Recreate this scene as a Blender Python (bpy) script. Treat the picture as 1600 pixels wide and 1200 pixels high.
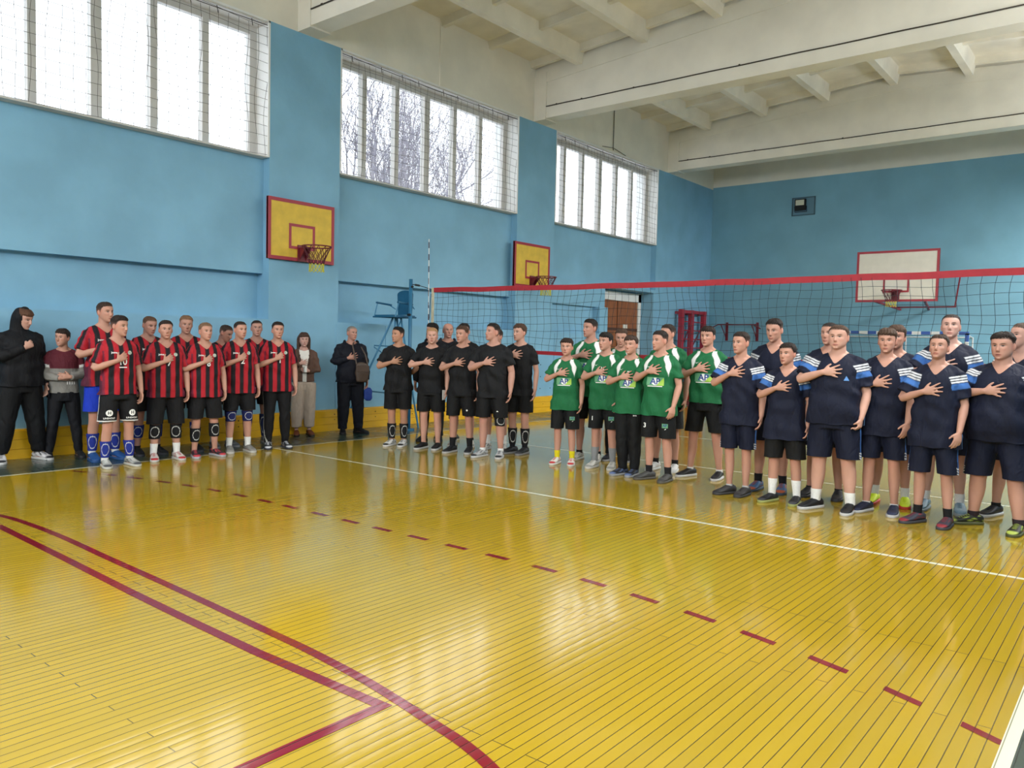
import bpy, bmesh, math, random
import numpy as np
from mathutils import Vector, Matrix, Euler
from mathutils.bvhtree import BVHTree
from math import radians as R, pi, sin, cos

sc = bpy.context.scene
col = sc.collection
for o in list(bpy.data.objects):
    bpy.data.objects.remove(o)

# ------------------------------------------------------------------ camera
FPX = 1230.76
yaw, pit, rol = R(129.0658), R(-2.9839), R(1.34)
cf = Vector((cos(yaw)*cos(pit), sin(yaw)*cos(pit), sin(pit)))
cr0 = Vector((sin(yaw), -cos(yaw), 0))
cu0 = cr0.cross(cf)
cr = cos(rol)*cr0 + sin(rol)*cu0
cu = -sin(rol)*cr0 + cos(rol)*cu0
cam = bpy.data.objects.new('camera', bpy.data.cameras.new('camera'))
col.objects.link(cam)
cam.data.sensor_width = 36
cam.data.lens = 36*FPX/1600
cam.data.clip_start = 0.05
cam.data.clip_end = 300
CAMZ = 1.55
cam.matrix_world = Matrix(((cr.x, cu.x, -cf.x, 0), (cr.y, cu.y, -cf.y, 0), (cr.z, cu.z, -cf.z, CAMZ), (0, 0, 0, 1)))
sc.camera = cam

# ------------------------------------------------------------------ exposure, sky, window portals, fill lamps
sc.view_settings.view_transform = 'Standard'
sc.view_settings.look = 'None'
sc.view_settings.gamma = 1
sc.view_settings.use_curve_mapping = False
sc.view_settings.exposure = 0.28
sc.cycles.max_bounces = 7
sc.cycles.diffuse_bounces = 5
sc.cycles.glossy_bounces = 3
sc.cycles.transparent_max_bounces = 12
sc.cycles.sample_clamp_indirect = 6
sc.cycles.use_denoising = True

SKY_LEFT = 2.3      # overcast sky seen through the window wall
SKY_REST = 2.4
w = bpy.data.worlds.new('sky'); sc.world = w; w.use_nodes = True
nt = w.node_tree; nt.nodes.clear()
n_out = nt.nodes.new('ShaderNodeOutputWorld'); n_bg = nt.nodes.new('ShaderNodeBackground')
n_tc = nt.nodes.new('ShaderNodeTexCoord'); n_sx = nt.nodes.new('ShaderNodeSeparateXYZ')
n_mr = nt.nodes.new('ShaderNodeMapRange'); n_mr.inputs[1].default_value = -1; n_mr.inputs[2].default_value = 1
n_mr.inputs[3].default_value = SKY_LEFT; n_mr.inputs[4].default_value = SKY_REST
nt.links.new(n_tc.outputs['Generated'], n_sx.inputs[0]); nt.links.new(n_sx.outputs[0], n_mr.inputs[0])
nt.links.new(n_mr.outputs[0], n_bg.inputs[1]); n_bg.inputs[0].default_value = (0.93, 0.96, 1.0, 1)
nt.links.new(n_bg.outputs[0], n_out.inputs[0])

BAY0, BAYP, BAYW = 2.41, 6.15, 4.79
def bay(k):
    return BAY0+BAYP*k, BAY0+BAYP*k+BAYW
def area(name, loc, rot, sx, sy, power, color=(1, 1, 1), portal=False):
    l = bpy.data.lights.new(name, 'AREA'); l.shape = 'RECTANGLE'; l.size = sx; l.size_y = sy
    l.energy = power; l.color = color
    if not portal: l.spread = R(125)
    if portal: l.cycles.is_portal = True
    o = bpy.data.objects.new(name, l); o.location = loc; o.rotation_euler = rot
    col.objects.link(o)
    return o
for k in range(-1, 3):
    a, b = bay(k)
    area('window_portal', (-11.5, (a+b)/2, 5.35), (0, R(-90), 0), 2.2, BAYW, 1, portal=True)
# fill lamps added before the unseen right and rear walls, aimed down
for k in range(-1, 4):
    a, b = bay(k)
    if b > 22: b = 22.9; a = 20.6
    area('fill_right', (1.12, (a+b)/2, 5.2), (0, R(34), 0), 2.2, b-a, (200, 260, 400, 520, 420)[k+1], (1.0, 0.98, 0.95))
for k in range(-1, 3):
    a, b = bay(k)
    area('upfill_right', (1.1, (a+b)/2, 5.2), (0, R(156), 0), 2.2, b-a, 230, (0.97, 0.98, 1.0))  # upward fill lamps, added to brighten the ceiling
area('upfill_rear', (-4.8, -4.2, 4.4), (R(128), 0, 0), 10, 3.0, 420, (0.97, 0.98, 1.0))  # added fill, tilted up at the beam faces and end wall
area('fill_rear', (-4.8, -4.2, 4.4), (R(50), 0, 0), 10, 3.4, 760, (1.0, 0.98, 0.94))  # added fill from behind the camera, tilted down

# ------------------------------------------------------------------ helpers
def lin(c):
    if isinstance(c, str):
        c = [int(c[i:i+2], 16)/255 for i in (0, 2, 4)]
    return tuple((v/12.92 if v <= 0.04045 else ((v+0.055)/1.055)**2.4) for v in c)
MATS = {}
def mat(name, color, rough=0.6, noise=0.0, nscale=5.0, bump=0.0, bscale=40.0, metal=0.0, coat=0.0, spec=0.5, emit=0.0, nstretch=(1, 1, 1), color2=None, sheen=0):
    if name in MATS: return MATS[name]
    m = bpy.data.materials.new(name); m.use_nodes = True
    t = m.node_tree; b = t.nodes['Principled BSDF']
    c = lin(color)
    b.inputs['Base Color'].default_value = (*c, 1)
    b.inputs['Roughness'].default_value = rough
    b.inputs['Metallic'].default_value = metal
    b.inputs['Specular IOR Level'].default_value = spec
    if coat: b.inputs['Coat Weight'].default_value = coat; b.inputs['Coat Roughness'].default_value = 0.1
    if emit:
        b.inputs['Emission Color'].default_value = (*c, 1); b.inputs['Emission Strength'].default_value = emit
    if noise or color2 or bump:
        tc = t.nodes.new('ShaderNodeTexCoord'); mp = t.nodes.new('ShaderNodeMapping')
        mp.inputs['Scale'].default_value = nstretch
        t.links.new(tc.outputs['Object'], mp.inputs[0])
    if noise or color2:
        n = t.nodes.new('ShaderNodeTexNoise'); n.inputs['Scale'].default_value = nscale; n.inputs['Detail'].default_value = 6
        t.links.new(mp.outputs[0], n.inputs['Vector'])
        r = t.nodes.new('ShaderNodeValToRGB')
        c2 = lin(color2) if color2 else tuple(v*(1-noise) for v in c)
        c1 = c if color2 else tuple(min(1, v*(1+noise*0.6)) for v in c)
        r.color_ramp.elements[0].position = 0.35; r.color_ramp.elements[1].position = 0.68
        r.color_ramp.elements[0].color = (*c2, 1); r.color_ramp.elements[1].color = (*c1, 1)
        t.links.new(n.outputs['Fac'], r.inputs[0]); t.links.new(r.outputs[0], b.inputs['Base Color'])
    if bump:
        n2 = t.nodes.new('ShaderNodeTexNoise'); n2.inputs['Scale'].default_value = bscale; n2.inputs['Detail'].default_value = 4
        t.links.new(mp.outputs[0], n2.inputs['Vector'])
        bp = t.nodes.new('ShaderNodeBump'); bp.inputs['Strength'].default_value = bump; bp.inputs['Distance'].default_value = 0.02
        t.links.new(n2.outputs['Fac'], bp.inputs['Height']); t.links.new(bp.outputs[0], b.inputs['Normal'])
    MATS[name] = m
    return m

class MB:
    def __init__(s): s.v = []; s.f = []; s.n = 0
    def add(s, vs, fs):
        b = len(s.v); s.v.extend([tuple(v) for v in vs]); s.f.extend([tuple(i+b for i in f) for f in fs])
        return s
    def box(s, x0, x1, y0, y1, z0, z1):
        return s.add([(x, y, z) for z in (z0, z1) for y in (y0, y1) for x in (x0, x1)],
                     [(0, 2, 3, 1), (4, 5, 7, 6), (0, 1, 5, 4), (2, 6, 7, 3), (0, 4, 6, 2), (1, 3, 7, 5)])
    def obox(s, p, q, wx, wy, up=(0, 0, 1)):
        p = Vector(p); q = Vector(q); d = (q-p).normalized(); u = Vector(up)
        a = d.cross(u)
        if a.length < 1e-4: a = d.cross(Vector((1, 0, 0)))
        a.normalize(); b = a.cross(d)
        vs = [c+i*a*wx/2+j*b*wy/2 for c in (p, q) for j in (-1, 1) for i in (-1, 1)]
        return s.add(vs, [(0, 1, 3, 2), (4, 6, 7, 5), (0, 4, 5, 1), (2, 3, 7, 6), (0, 2, 6, 4), (1, 5, 7, 3)])
    def tube(s, pts, r, n=8, closed=False):
        pts = [Vector(p) for p in pts]; m = len(pts); vs = []; fs = []
        rr = r if hasattr(r, '__len__') else [r]*m
        ref = None
        for i, p in enumerate(pts):
            if closed: d = (pts[(i+1) % m]-pts[i-1])
            else: d = pts[min(i+1, m-1)]-pts[max(i-1, 0)]
            d.normalize()
            if ref is None:
                ref = d.orthogonal().normalized()
            else:
                ref = (ref-d*ref.dot(d)).normalized()
            b = d.cross(ref)
            for k in range(n):
                a = 2*pi*k/n
                vs.append(p+rr[i]*(cos(a)*ref+sin(a)*b))
        seg = m if closed else m-1
        for i in range(seg):
            j = (i+1) % m
            for k in range(n):
                l = (k+1) % n
                fs.append((i*n+k, i*n+l, j*n+l, j*n+k))
        if not closed:
            fs.append(tuple(range(n-1, -1, -1))); fs.append(tuple((m-1)*n+k for k in range(n)))
        return s.add(vs, fs)
    def prism(s, poly, ax, a, b):
        # poly: list of 2D points in the plane perpendicular to axis ax
        def P(u, v, w_):
            return {'x': (w_, u, v), 'y': (u, w_, v), 'z': (u, v, w_)}[ax]
        n = len(poly)
        vs = [P(u, v, a) for u, v in poly]+[P(u, v, b) for u, v in poly]
        fs = [tuple(range(n-1, -1, -1)), tuple(range(n, 2*n))]+[(i, (i+1) % n, n+(i+1) % n, n+i) for i in range(n)]
        return s.add(vs, fs)
    def loft(s, rings, cap=True):
        n = len(rings[0]); vs = [p for r_ in rings for p in r_]; fs = []
        for i in range(len(rings)-1):
            for k in range(n):
                l = (k+1) % n
                fs.append((i*n+k, i*n+l, (i+1)*n+l, (i+1)*n+k))
        if cap:
            fs.append(tuple(range(n-1, -1, -1))); fs.append(tuple((len(rings)-1)*n+k for k in range(n)))
        return s.add(vs, fs)
    def build(s, name, m, parent=None, smooth=False, bevel=0):
        me = bpy.data.meshes.new(name); me.from_pydata(s.v, [], s.f)
        bm = bmesh.new(); bm.from_mesh(me); bmesh.ops.recalc_face_normals(bm, faces=bm.faces); bm.to_mesh(me); bm.free()
        if smooth:
            me.polygons.foreach_set('use_smooth', [True]*len(me.polygons))
        if m is not None:
            for mm in (m if isinstance(m, (list, tuple)) else [m]): me.materials.append(mm)
        o = bpy.data.objects.new(name, me); col.objects.link(o)
        if parent: o.parent = parent
        if bevel:
            md = o.modifiers.new('bevel', 'BEVEL'); md.width = bevel; md.segments = 2; md.limit_method = 'ANGLE'
        return o
def empty(name, loc=(0, 0, 0), rz=0):
    o = bpy.data.objects.new(name, None); o.location = loc; o.rotation_euler = (0, 0, rz)
    o.empty_display_size = 0.1
    col.objects.link(o); return o
def tag(o, label=None, cat=None, group=None, kind=None):
    if label: o['label'] = label
    if cat: o['category'] = cat
    if group: o['group'] = group
    if kind: o['kind'] = kind
    return o
def struct(o): o['kind'] = 'structure'; return o

# ------------------------------------------------------------------ the hall
XW, YB, YF, XR = -10.8, 22.95, -4.4, 1.2     # window wall, end wall, rear wall, right wall
M_blue = mat('blue_wall_paint', '80B0CC', 0.5, noise=0.10, nscale=1.3, bump=0.15, bscale=9, spec=0.3)
M_cream = mat('cream_whitewash', 'E2DDD0', 0.85, noise=0.07, nscale=1.6, bump=0.12, bscale=12, spec=0.2)
M_white = mat('white_paint', 'E4E4E2', 0.55, noise=0.06, nscale=3)
M_frame = mat('window_frame_paint', 'C9C6C2', 0.5, noise=0.05)
M_grey = mat('grey_concrete', '8C8F90', 0.8, noise=0.1)
M_yel = mat('yellow_plinth_paint', 'E3AE1C', 0.35, noise=0.08, nscale=3)
M_dark = mat('dark_hole', '15171A', 0.8)
M_red = mat('red_paint', '9E2233', 0.4, noise=0.08)

# glass
m = bpy.data.materials.new('window_glass'); m.use_nodes = True; t = m.node_tree; t.nodes.clear()
o_ = t.nodes.new('ShaderNodeOutputMaterial'); tr = t.nodes.new('ShaderNodeBsdfTransparent'); gl = t.nodes.new('ShaderNodeBsdfGlossy')
mx = t.nodes.new('ShaderNodeMixShader'); mx.inputs[0].default_value = 0.04; gl.inputs['Roughness'].default_value = 0.02
tr.inputs[0].default_value = (0.95, 0.97, 0.98, 1)
t.links.new(tr.outputs[0], mx.inputs[1]); t.links.new(gl.outputs[0], mx.inputs[2]); t.links.new(mx.outputs[0], o_.inputs[0])
M_glass = m

# window wall
ZD, ZL, ZS, ZT, ZC = 1.83, 2.55, 4.34, 6.41, 8.5
XO = -11.45
wl = MB()
edges = [YF]
for k in range(-1, 3):
    a, b = bay(k); edges += [a, b]
edges.append(YB+0.3)
for i in range(0, len(edges), 2):
    wl.box(XO, XW, edges[i], edges[i+1], 0, ZT)
for k in range(-1, 3):
    a, b = bay(k)
    if k < 2:
        wl.box(XO, XW, a, b, 0, ZD); wl.box(XO, -11.11, a, b, ZD, ZL); wl.box(XO, -10.96, a, b, ZL, ZS)
    else:
        wl.box(XO, XW, a, 17.1, 0, ZD); wl.box(XO, -11.0, a, 16.72, ZD, ZL-0.05); wl.box(XO, XW, 16.72, 17.1, ZD, ZL-0.05)
        wl.box(XO, XW, 17.1, 19.42, 3.02, 3.1)
        wl.box(XO, -10.9, a, 17.1, ZL-0.05, 3.1); wl.box(XO, -10.96, a, b, 3.1, ZS)
        wl.box(XO, XW, 19.42, b, 0, 3.1)
        wl.box(XO, -11.24, 17.1, 19.42, 0, 3.02)
struct(wl.build('wall_left', M_blue))
wu = MB().box(XO, XW, YF, YB+0.3, ZT, ZC)
wu.box(XW, XW+0.012, 10.9, 10.96, ZT, ZC)
struct(wu.build('wall_left_upper', M_cream))
struct(MB().box(XO, XR, YB, YB+0.3, 0, 6.47).build('wall_back', mat('blue_end_wall_paint', '7AAABE', 0.5, noise=0.10, nscale=1.1, bump=0.15, bscale=9, spec=0.3)))
struct(MB().box(XO, XR, YB, YB+0.3, 6.47, ZC).build('wall_back_upper', M_cream))
struct(MB().box(XR, XR+0.3, YF, YB+0.3, 0, ZC).build('wall_right', M_blue))
struct(MB().box(XO, XR, YF-0.3, YF, 0, ZC).build('wall_rear', M_blue))

# outside ground
struct(MB().box(-60, XO, -40, 70, -0.6, -0.5).build('ground', mat('winter_ground', 'E2E4E8', 0.9, noise=0.05)))

# windows
M_cord = mat('guard_net_cord', '5E5A55', 0.8)
rnd = random.Random(5)
for k in range(-1, 3):
    a, b = bay(k)
    wn = empty('window_%d' % (k+2), (XW, (a+b)/2, ZS)); struct(wn)
    ox, oy, oz = wn.location
    def bb(mb, x0, x1, y0, y1, z0, z1): mb.box(x0-ox, x1-ox, y0-oy, y1-oy, z0-oz, z1-oz)
    rv = MB()
    bb(rv, XO-0.02, XW+0.004, a-0.002, a+0.03, ZS, ZT); bb(rv, XO-0.02, XW+0.004, b-0.03, b+0.002, ZS, ZT)
    bb(rv, XO-0.02, XW+0.004, a, b, ZT-0.03, ZT+0.002)
    rv.build('reveal', M_white, wn)
    sl = MB(); bb(sl, -11.6, -10.95, a+0.03, b-0.03, ZS-0.01, ZS+0.03); bb(sl, XW-0.17, XW+0.006, a+0.03, b-0.03, ZS-0.012, ZS+0.006)
    sl.build('sill', M_frame, wn)
    fr = MB(); X0, X1 = -11.21, -11.12
    bb(fr, X0, X1, a+0.08, b-0.15, ZS+0.03, ZS+0.10); bb(fr, X0, X1, a+0.08, b-0.15, 6.24, 6.36); bb(fr, X0-0.1, X1+0.3, a+0.03, b-0.03, 6.36, 6.38)
    bb(fr, X0, X1, a+0.03, a+0.08, ZS, 6.36); bb(fr, X0, X1, b-0.15, b-0.03, ZS, 6.36)
    fr.build('window_frame', M_frame, wn)
    ml = MB()
    for j in range(1, 6):
        yc = a+0.78*j; wd = 0.07 if j == 3 else 0.05
        mm_ = MB(); bb(mm_, X0-0.01, X1+0.01, yc-wd, yc+wd, ZS+0.06, 6.28)
        mm_.build('mullion', M_frame, wn)
    gp = MB()
    for j in range(6):
        y0 = a+0.78*j+0.05; y1 = a+0.78*(j+1)-0.05
        bb(gp, -11.168, -11.162, y0, y1, ZS+0.1, 6.24)
    gp.build('glass_pane', M_glass, wn)
    # string guard net hung in the wall plane
    gn = MB(); xg = XW-0.03
    def wob(y, z, s_): return 0.018*sin(3.1*y+2.3*z+s_)+0.012*sin(7*z-2*y+s_)
    nh, nv = 15, 31
    rng = 0.0034
    for i in range(nh):
        z0 = ZS+0.03+i*(6.30-ZS)/(nh-1)
        pts = [(xg-ox+0.01*sin(y_*2), y_-oy, z0+wob(y_, z0, k)-oz) for y_ in np.linspace(a+0.03, b-0.03, 34)]
        gn.tube(pts, rng, 3)
    for i in range(nv):
        y_ = a+0.05+i*(b-a-0.1)/(nv-1)
        pts = [(xg-ox, y_+0.03*sin(2*z_+i*0.9)+0.02*sin(5*z_+i)-oy, z_-oz) for z_ in np.linspace(ZS+0.02, 6.31, 16)]
        gn.tube(pts, rng, 3)
    gn.build('guard_net', M_cord, wn)
    cb = MB(); cb.tube([(xg-ox, y_-oy, 6.345-0.03*sin(pi*(y_-a)/(b-a))-oz) for y_ in np.linspace(a+0.03, b-0.03, 16)], 0.006, 5)
    for i in range(9):
        y_ = a+0.3+i*0.53+rnd.uniform(-.1, .1)
        cb.tube([(xg-ox, y_-oy, 6.36-oz), (xg-ox, y_+.02-oy, 6.26-oz)], 0.006, 4)
    cb.build('support_wire', mat('dark_wire', '3C3733', 0.7), wn)
    # row of bolts above
# bare trees outside
def tree(loc, h, seed, label):
    r_ = random.Random(seed); mb = MB()
    def br(p, d, L, rad, dep):
        pts = [p]; q = p.copy(); dd = d.copy(); ns = 4
        for i in range(ns):
            dd = (dd+Vector((r_.uniform(-.10, .10), r_.uniform(-.10, .10), r_.uniform(.0, .10)))).normalized()
            q = q+dd*L/ns; pts.append(q.copy())
        mb.tube(pts, [max(rad*(1-0.5*i/ns), .007) for i in range(ns+1)], 6 if dep < 2 else 3)
        if dep >= 5: return
        nb = (7, 6, 5, 4, 2)[dep]
        for i in range(nb):
            t_ = (.35 if dep else .55)+.65*(i+r_.random())/nb*(1 if dep else .7); t_ = min(t_, .999); idx = int(t_*ns); p0 = pts[idx].lerp(pts[idx+1], t_*ns-idx)
            az = r_.uniform(0, 2*pi); sp = r_.uniform(.45, .85)
            side = Matrix.Rotation(az, 3, dd) @ dd.orthogonal().normalized()
            nd = (dd*cos(sp)+side*sin(sp)+Vector((0, 0, .15))).normalized()
            br(p0, nd, L*r_.uniform(.5, .68), rad*0.5, dep+1)
    br(Vector((0, 0, 0)), Vector((0, 0, 1)), h*0.42, 0.15, 0)
    o = mb.build('bare_tree', mat('bare_bark', '8C8890', 0.9), None)
    o.location = loc
    return tag(o, label, 'tree', 'bare trees outside the middle window')
tree((-22.0, 18.9, -0.5), 14.2, 11, 'bare winter tree outside left half of the middle window')
tree((-24.0, 24.8, -0.5), 15.6, 4, 'bare winter tree outside right half of the middle window')

# ceiling: sloping slabs with ribs, and cross beams
XM = -4.8
def zr(x): return 7.40+0.075*(4.9-abs(x-XM))+0.0        # underside of the ribs
cl = MB()
for x0, x1 in ((XO, XM), (XM, XR+0.3)):
    z0, z1 = zr(x0)+0.34, zr(x1)+0.34
    cl.add([(x0, YF-.3, z0), (x1, YF-.3, z1), (x1, YB+.3, z1), (x0, YB+.3, z0), (x0, YF-.3, z0+.3), (x1, YF-.3, z1+.3), (x1, YB+.3, z1+.3), (x0, YB+.3, z0+.3)],
           [(0, 1, 2, 3), (4, 7, 6, 5), (0, 4, 5, 1), (2, 6, 7, 3), (0, 3, 7, 4), (1, 5, 6, 2)])
M_ceil = mat('ceiling_whitewash', 'E4DECF', 0.9, noise=0.10, nscale=1.8, bump=0.1, bscale=8, spec=0.15)
ceil = struct(cl.build('ceiling', M_ceil))
BY = [1.75+6.15*i for i in range(-1, 4)]
ribx = [-11.18+1.545*i for i in range(0, 9)]
spans = [(YF, BY[0]-0.0)]+[(BY[i]+0.18, BY[i+1]-0.18) for i in range(4)]+[(BY[4]+.18, YB)]
for s0, s1 in spans:
    if s1 <= s0+0.5: continue
    for x in ribx:
        z = zr(x)
        MB().prism([(x-.075, z), (x+.075, z), (x+.13, z+.36), (x-.13, z+.36)], 'y', s0, s1).build('ceiling_rib', M_ceil, ceil)
    cr_ = MB(); n = 4
    for i in range(n+1):
        y = s0+0.12+(s1-s0-0.24)*i/n
        for j in range(len(ribx)-1):
            xa, xb = ribx[j]+.1, ribx[j+1]-.1
            za, zb = zr(xa)+.2, zr(xb)+.2
            cr_.add([(xa, y-.05, za), (xb, y-.05, zb), (xb, y+.05, zb), (xa, y+.05, za), (xa, y-.09, za+.16), (xb, y-.09, zb+.16), (xb, y+.09, zb+.16), (xa, y+.09, za+.16)],
                    [(0, 1, 2, 3), (4, 7, 6, 5), (0, 4, 5, 1), (2, 6, 7, 3), (0, 3, 7, 4), (1, 5, 6, 2)])
    cr_.build('cross_ribs', M_ceil, ceil)
for y in BY:
    be = MB()
    # web with cambered top, and bottom flange
    for (hw, zb, ztop) in ((0.172, 6.55, None), (0.185, 6.44, 6.67)):
        xs = [XW-.2, XM, XR+.1]
        for a_, b_ in ((0, 1), (1, 2)):
            x0, x1 = xs[a_], xs[b_]
            t0 = ztop or zr(x0)+.36; t1 = ztop or zr(x1)+.36
            be.add([(x0, y-hw, zb), (x1, y-hw, zb), (x1, y+hw, zb), (x0, y+hw, zb), (x0, y-hw, t0), (x1, y-hw, t1), (x1, y+hw, t1), (x0, y+hw, t0)],
                   [(0, 1, 2, 3), (4, 7, 6, 5), (0, 4, 5, 1), (2, 6, 7, 3), (0, 3, 7, 4), (1, 5, 6, 2)])
    # top flange following the roof
    for x0, x1 in ((XW-.2, XM), (XM, XR+.1)):
        z0, z1 = zr(x0)-.14, zr(x1)-.14
        hw = .19
        be.add([(x0, y-hw, z0), (x1, y-hw, z1), (x1, y+hw, z1), (x0, y+hw, z0), (x0, y-hw, z0+.3), (x1, y-hw, z1+.3), (x1, y+hw, z1+.3), (x0, y+hw, z0+.3)],
               [(0, 1, 2, 3), (4, 7, 6, 5), (0, 4, 5, 1), (2, 6, 7, 3), (0, 3, 7, 4), (1, 5, 6, 2)])
    be.box(XW-.1, XW+.32, y-.2, y+.2, 6.412, 7.42)
    bo = struct(be.build('ceiling_beam', M_cream))
    wr = MB().tube([(XW+.3+i*.55, y-.19, 6.685+.004*sin(i*2.1)) for i in range(22)], 0.011, 5)
    for xx in (-10.2, -9.55, -8.3, -6.1): wr.tube([(xx, y-.19, 6.68), (xx, y-.205, 6.70)], 0.018, 6)
    wr.build('cable', mat('dark_cable', '3A332C', 0.7), bo)
MB().tube([(XW+.02, 17.1, 6.44), (XW+.02, 17.1, 7.6)], .011, 6).tube([(XW+.02, 16.6, 6.44), (XW+.02, 17.1, 6.5), (XW+.02, 17.7, 6.42)], .009, 5).build('conduit', mat('thin_rod', '6E6858', 0.7), bpy.data.objects['wall_left_upper'])

# ------------------------------------------------------------------ floor
def floor_mat(name, color, dark, rough=0.105, var=0.10, line='3E3008', lw=0.0026):
    m = bpy.data.materials.new(name); m.use_nodes = True; t = m.node_tree; b = t.nodes['Principled BSDF']
    ge = t.nodes.new('ShaderNodeNewGeometry'); sx = t.nodes.new('ShaderNodeSeparateXYZ'); cb = t.nodes.new('ShaderNodeCombineXYZ')
    t.links.new(ge.outputs['Position'], sx.inputs[0]); t.links.new(sx.outputs[1], cb.inputs[0]); t.links.new(sx.outputs[0], cb.inputs[1])
    br = t.nodes.new('ShaderNodeTexBrick'); br.offset = 0.37; br.offset_frequency = 3; br.squash = 1.0
    br.inputs['Scale'].default_value = 1; br.inputs['Brick Width'].default_value = 2.3; br.inputs['Row Height'].default_value = 0.055
    br.inputs['Mortar Size'].default_value = lw; br.inputs['Mortar Smooth'].default_value = 0.3; br.inputs['Bias'].default_value = 0.0
    c = lin(color); d = tuple(v*(1-var) for v in c)
    br.inputs['Color1'].default_value = (*c, 1); br.inputs['Color2'].default_value = (*d, 1); br.inputs['Mortar'].default_value = (*lin(line), 1)
    t.links.new(cb.outputs[0], br.inputs['Vector'])
    # large worn, faded areas
    n = t.nodes.new('ShaderNodeTexNoise'); n.inputs['Scale'].default_value = 0.5; n.inputs['Detail'].default_value = 5
    t.links.new(ge.outputs['Position'], n.inputs['Vector'])
    mr = t.nodes.new('ShaderNodeMapRange'); mr.inputs[1].default_value = .35; mr.inputs[2].default_value = .7; mr.inputs[3].default_value = 0; mr.inputs[4].default_value = 0.35
    t.links.new(n.outputs['Fac'], mr.inputs[0])
    mx = t.nodes.new('ShaderNodeMixRGB'); t.links.new(mr.outputs[0], mx.inputs[0]); t.links.new(br.outputs['Color'], mx.inputs[1]); mx.inputs[2].default_value = (*lin(dark), 1)
    # little scuffs
    n3 = t.nodes.new('ShaderNodeTexNoise'); n3.inputs['Scale'].default_value = 9; n3.inputs['Detail'].default_value = 8; n3.inputs['Roughness'].default_value = .75
    t.links.new(ge.outputs['Position'], n3.inputs['Vector'])
    r3 = t.nodes.new('ShaderNodeMapRange'); r3.inputs[1].default_value = .69; r3.inputs[2].default_value = .78; r3.inputs[3].default_value = 0; r3.inputs[4].default_value = .55
    t.links.new(n3.outputs['Fac'], r3.inputs[0])
    mx2 = t.nodes.new('ShaderNodeMixRGB'); t.links.new(r3.outputs[0], mx2.inputs[0]); t.links.new(mx.outputs[0], mx2.inputs[1]); mx2.inputs[2].default_value = (*lin('5E4A1A'), 1)
    t.links.new(mx2.outputs[0], b.inputs['Base Color'])
    # roughness
    n2 = t.nodes.new('ShaderNodeTexNoise'); n2.inputs['Scale'].default_value = 2.2; n2.inputs['Detail'].default_value = 7
    t.links.new(ge.outputs['Position'], n2.inputs['Vector'])
    m2 = t.nodes.new('ShaderNodeMapRange'); m2.inputs[1].default_value = .3; m2.inputs[2].default_value = .7; m2.inputs[3].default_value = rough*.75; m2.inputs[4].default_value = rough*1.5
    t.links.new(n2.outputs['Fac'], m2.inputs[0]); t.links.new(m2.outputs[0], b.inputs['Roughness'])
    b.inputs['Specular IOR Level'].default_value = 0.7
    b.inputs['Coat Weight'].default_value = 0.2; b.inputs['Coat Roughness'].default_value = 0.08; b.inputs['Coat IOR'].default_value = 1.55
    # each board slightly crowned, plus gaps
    ml = t.nodes.new('ShaderNodeMath'); ml.operation = 'MULTIPLY'; ml.inputs[1].default_value = pi/0.055
    t.links.new(sx.outputs[0], ml.inputs[0])
    sn = t.nodes.new('ShaderNodeMath'); sn.operation = 'SINE'; t.links.new(ml.outputs[0], sn.inputs[0])
    ab = t.nodes.new('ShaderNodeMath'); ab.operation = 'ABSOLUTE'; t.links.new(sn.outputs[0], ab.inputs[0])
    ad = t.nodes.new('ShaderNodeMath'); ad.operation = 'MULTIPLY_ADD'; t.links.new(br.outputs['Fac'], ad.inputs[0]); ad.inputs[1].default_value = -1.5; t.links.new(ab.outputs[0], ad.inputs[2])
    n4 = t.nodes.new('ShaderNodeTexNoise'); n4.inputs['Scale'].default_value = 1.0; n4.inputs['Detail'].default_value = 3
    mp = t.nodes.new('ShaderNodeMapping'); mp.inputs['Scale'].default_value = (18, 1.2, 1); t.links.new(ge.outputs['Position'], mp.inputs[0]); t.links.new(mp.outputs[0], n4.inputs['Vector'])
    ad2 = t.nodes.new('ShaderNodeMath'); ad2.operation = 'MULTIPLY_ADD'; t.links.new(n4.outputs['Fac'], ad2.inputs[0]); ad2.inputs[1].default_value = 3.0; t.links.new(ad.outputs[0], ad2.inputs[2])
    bp = t.nodes.new('ShaderNodeBump'); bp.inputs['Strength'].default_value = 0.35; bp.inputs['Distance'].default_value = 0.0006
    t.links.new(ad2.outputs[0], bp.inputs['Height']); t.links.new(bp.outputs[0], b.inputs['Normal']); t.links.new(bp.outputs[0], b.inputs['Coat Normal'])
    return m
F_yel = floor_mat('yellow_varnished_boards', 'A78A17', '9F8F3A')
F_red = floor_mat('red_line_paint', '741222', '781828', line='3A1010')
F_wht = floor_mat('white_line_paint', 'DCDCC4', 'D2D2B8', line='6A6A50')
F_grn = floor_mat('dark_green_border_paint', '2F4038', '2A3A34', line='141C18', rough=.25)
fl = struct(MB().box(XO, XR, YF-.3, YB+.3, -.2, 0).build('floor', F_yel))
def strip(mb, pts, wd, z=0.0012):
    pts = [Vector((p[0], p[1])) for p in pts]; L = []; Rr = []
    for i, p in enumerate(pts):
        d = (pts[min(i+1, len(pts)-1)]-pts[max(0, i-1)]).normalized(); n = Vector((-d.y, d.x))
        L.append((p.x+n.x*wd/2, p.y+n.y*wd/2, z)); Rr.append((p.x-n.x*wd/2, p.y-n.y*wd/2, z))
    k = len(pts)
    mb.add(L+Rr, [(i, i+1, k+i+1, k+i) for i in range(k-1)])
def paint(name, pts, wd, m, z=0.0012):
    mb = MB(); strip(mb, pts, wd, z)
    return mb.build(name, m, fl)
gb = MB()
def quad(mb, x0, x1, y0, y1, z): mb.add([(x0, y0, z), (x1, y0, z), (x1, y1, z), (x0, y1, z)], [(0, 1, 2, 3)])
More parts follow.
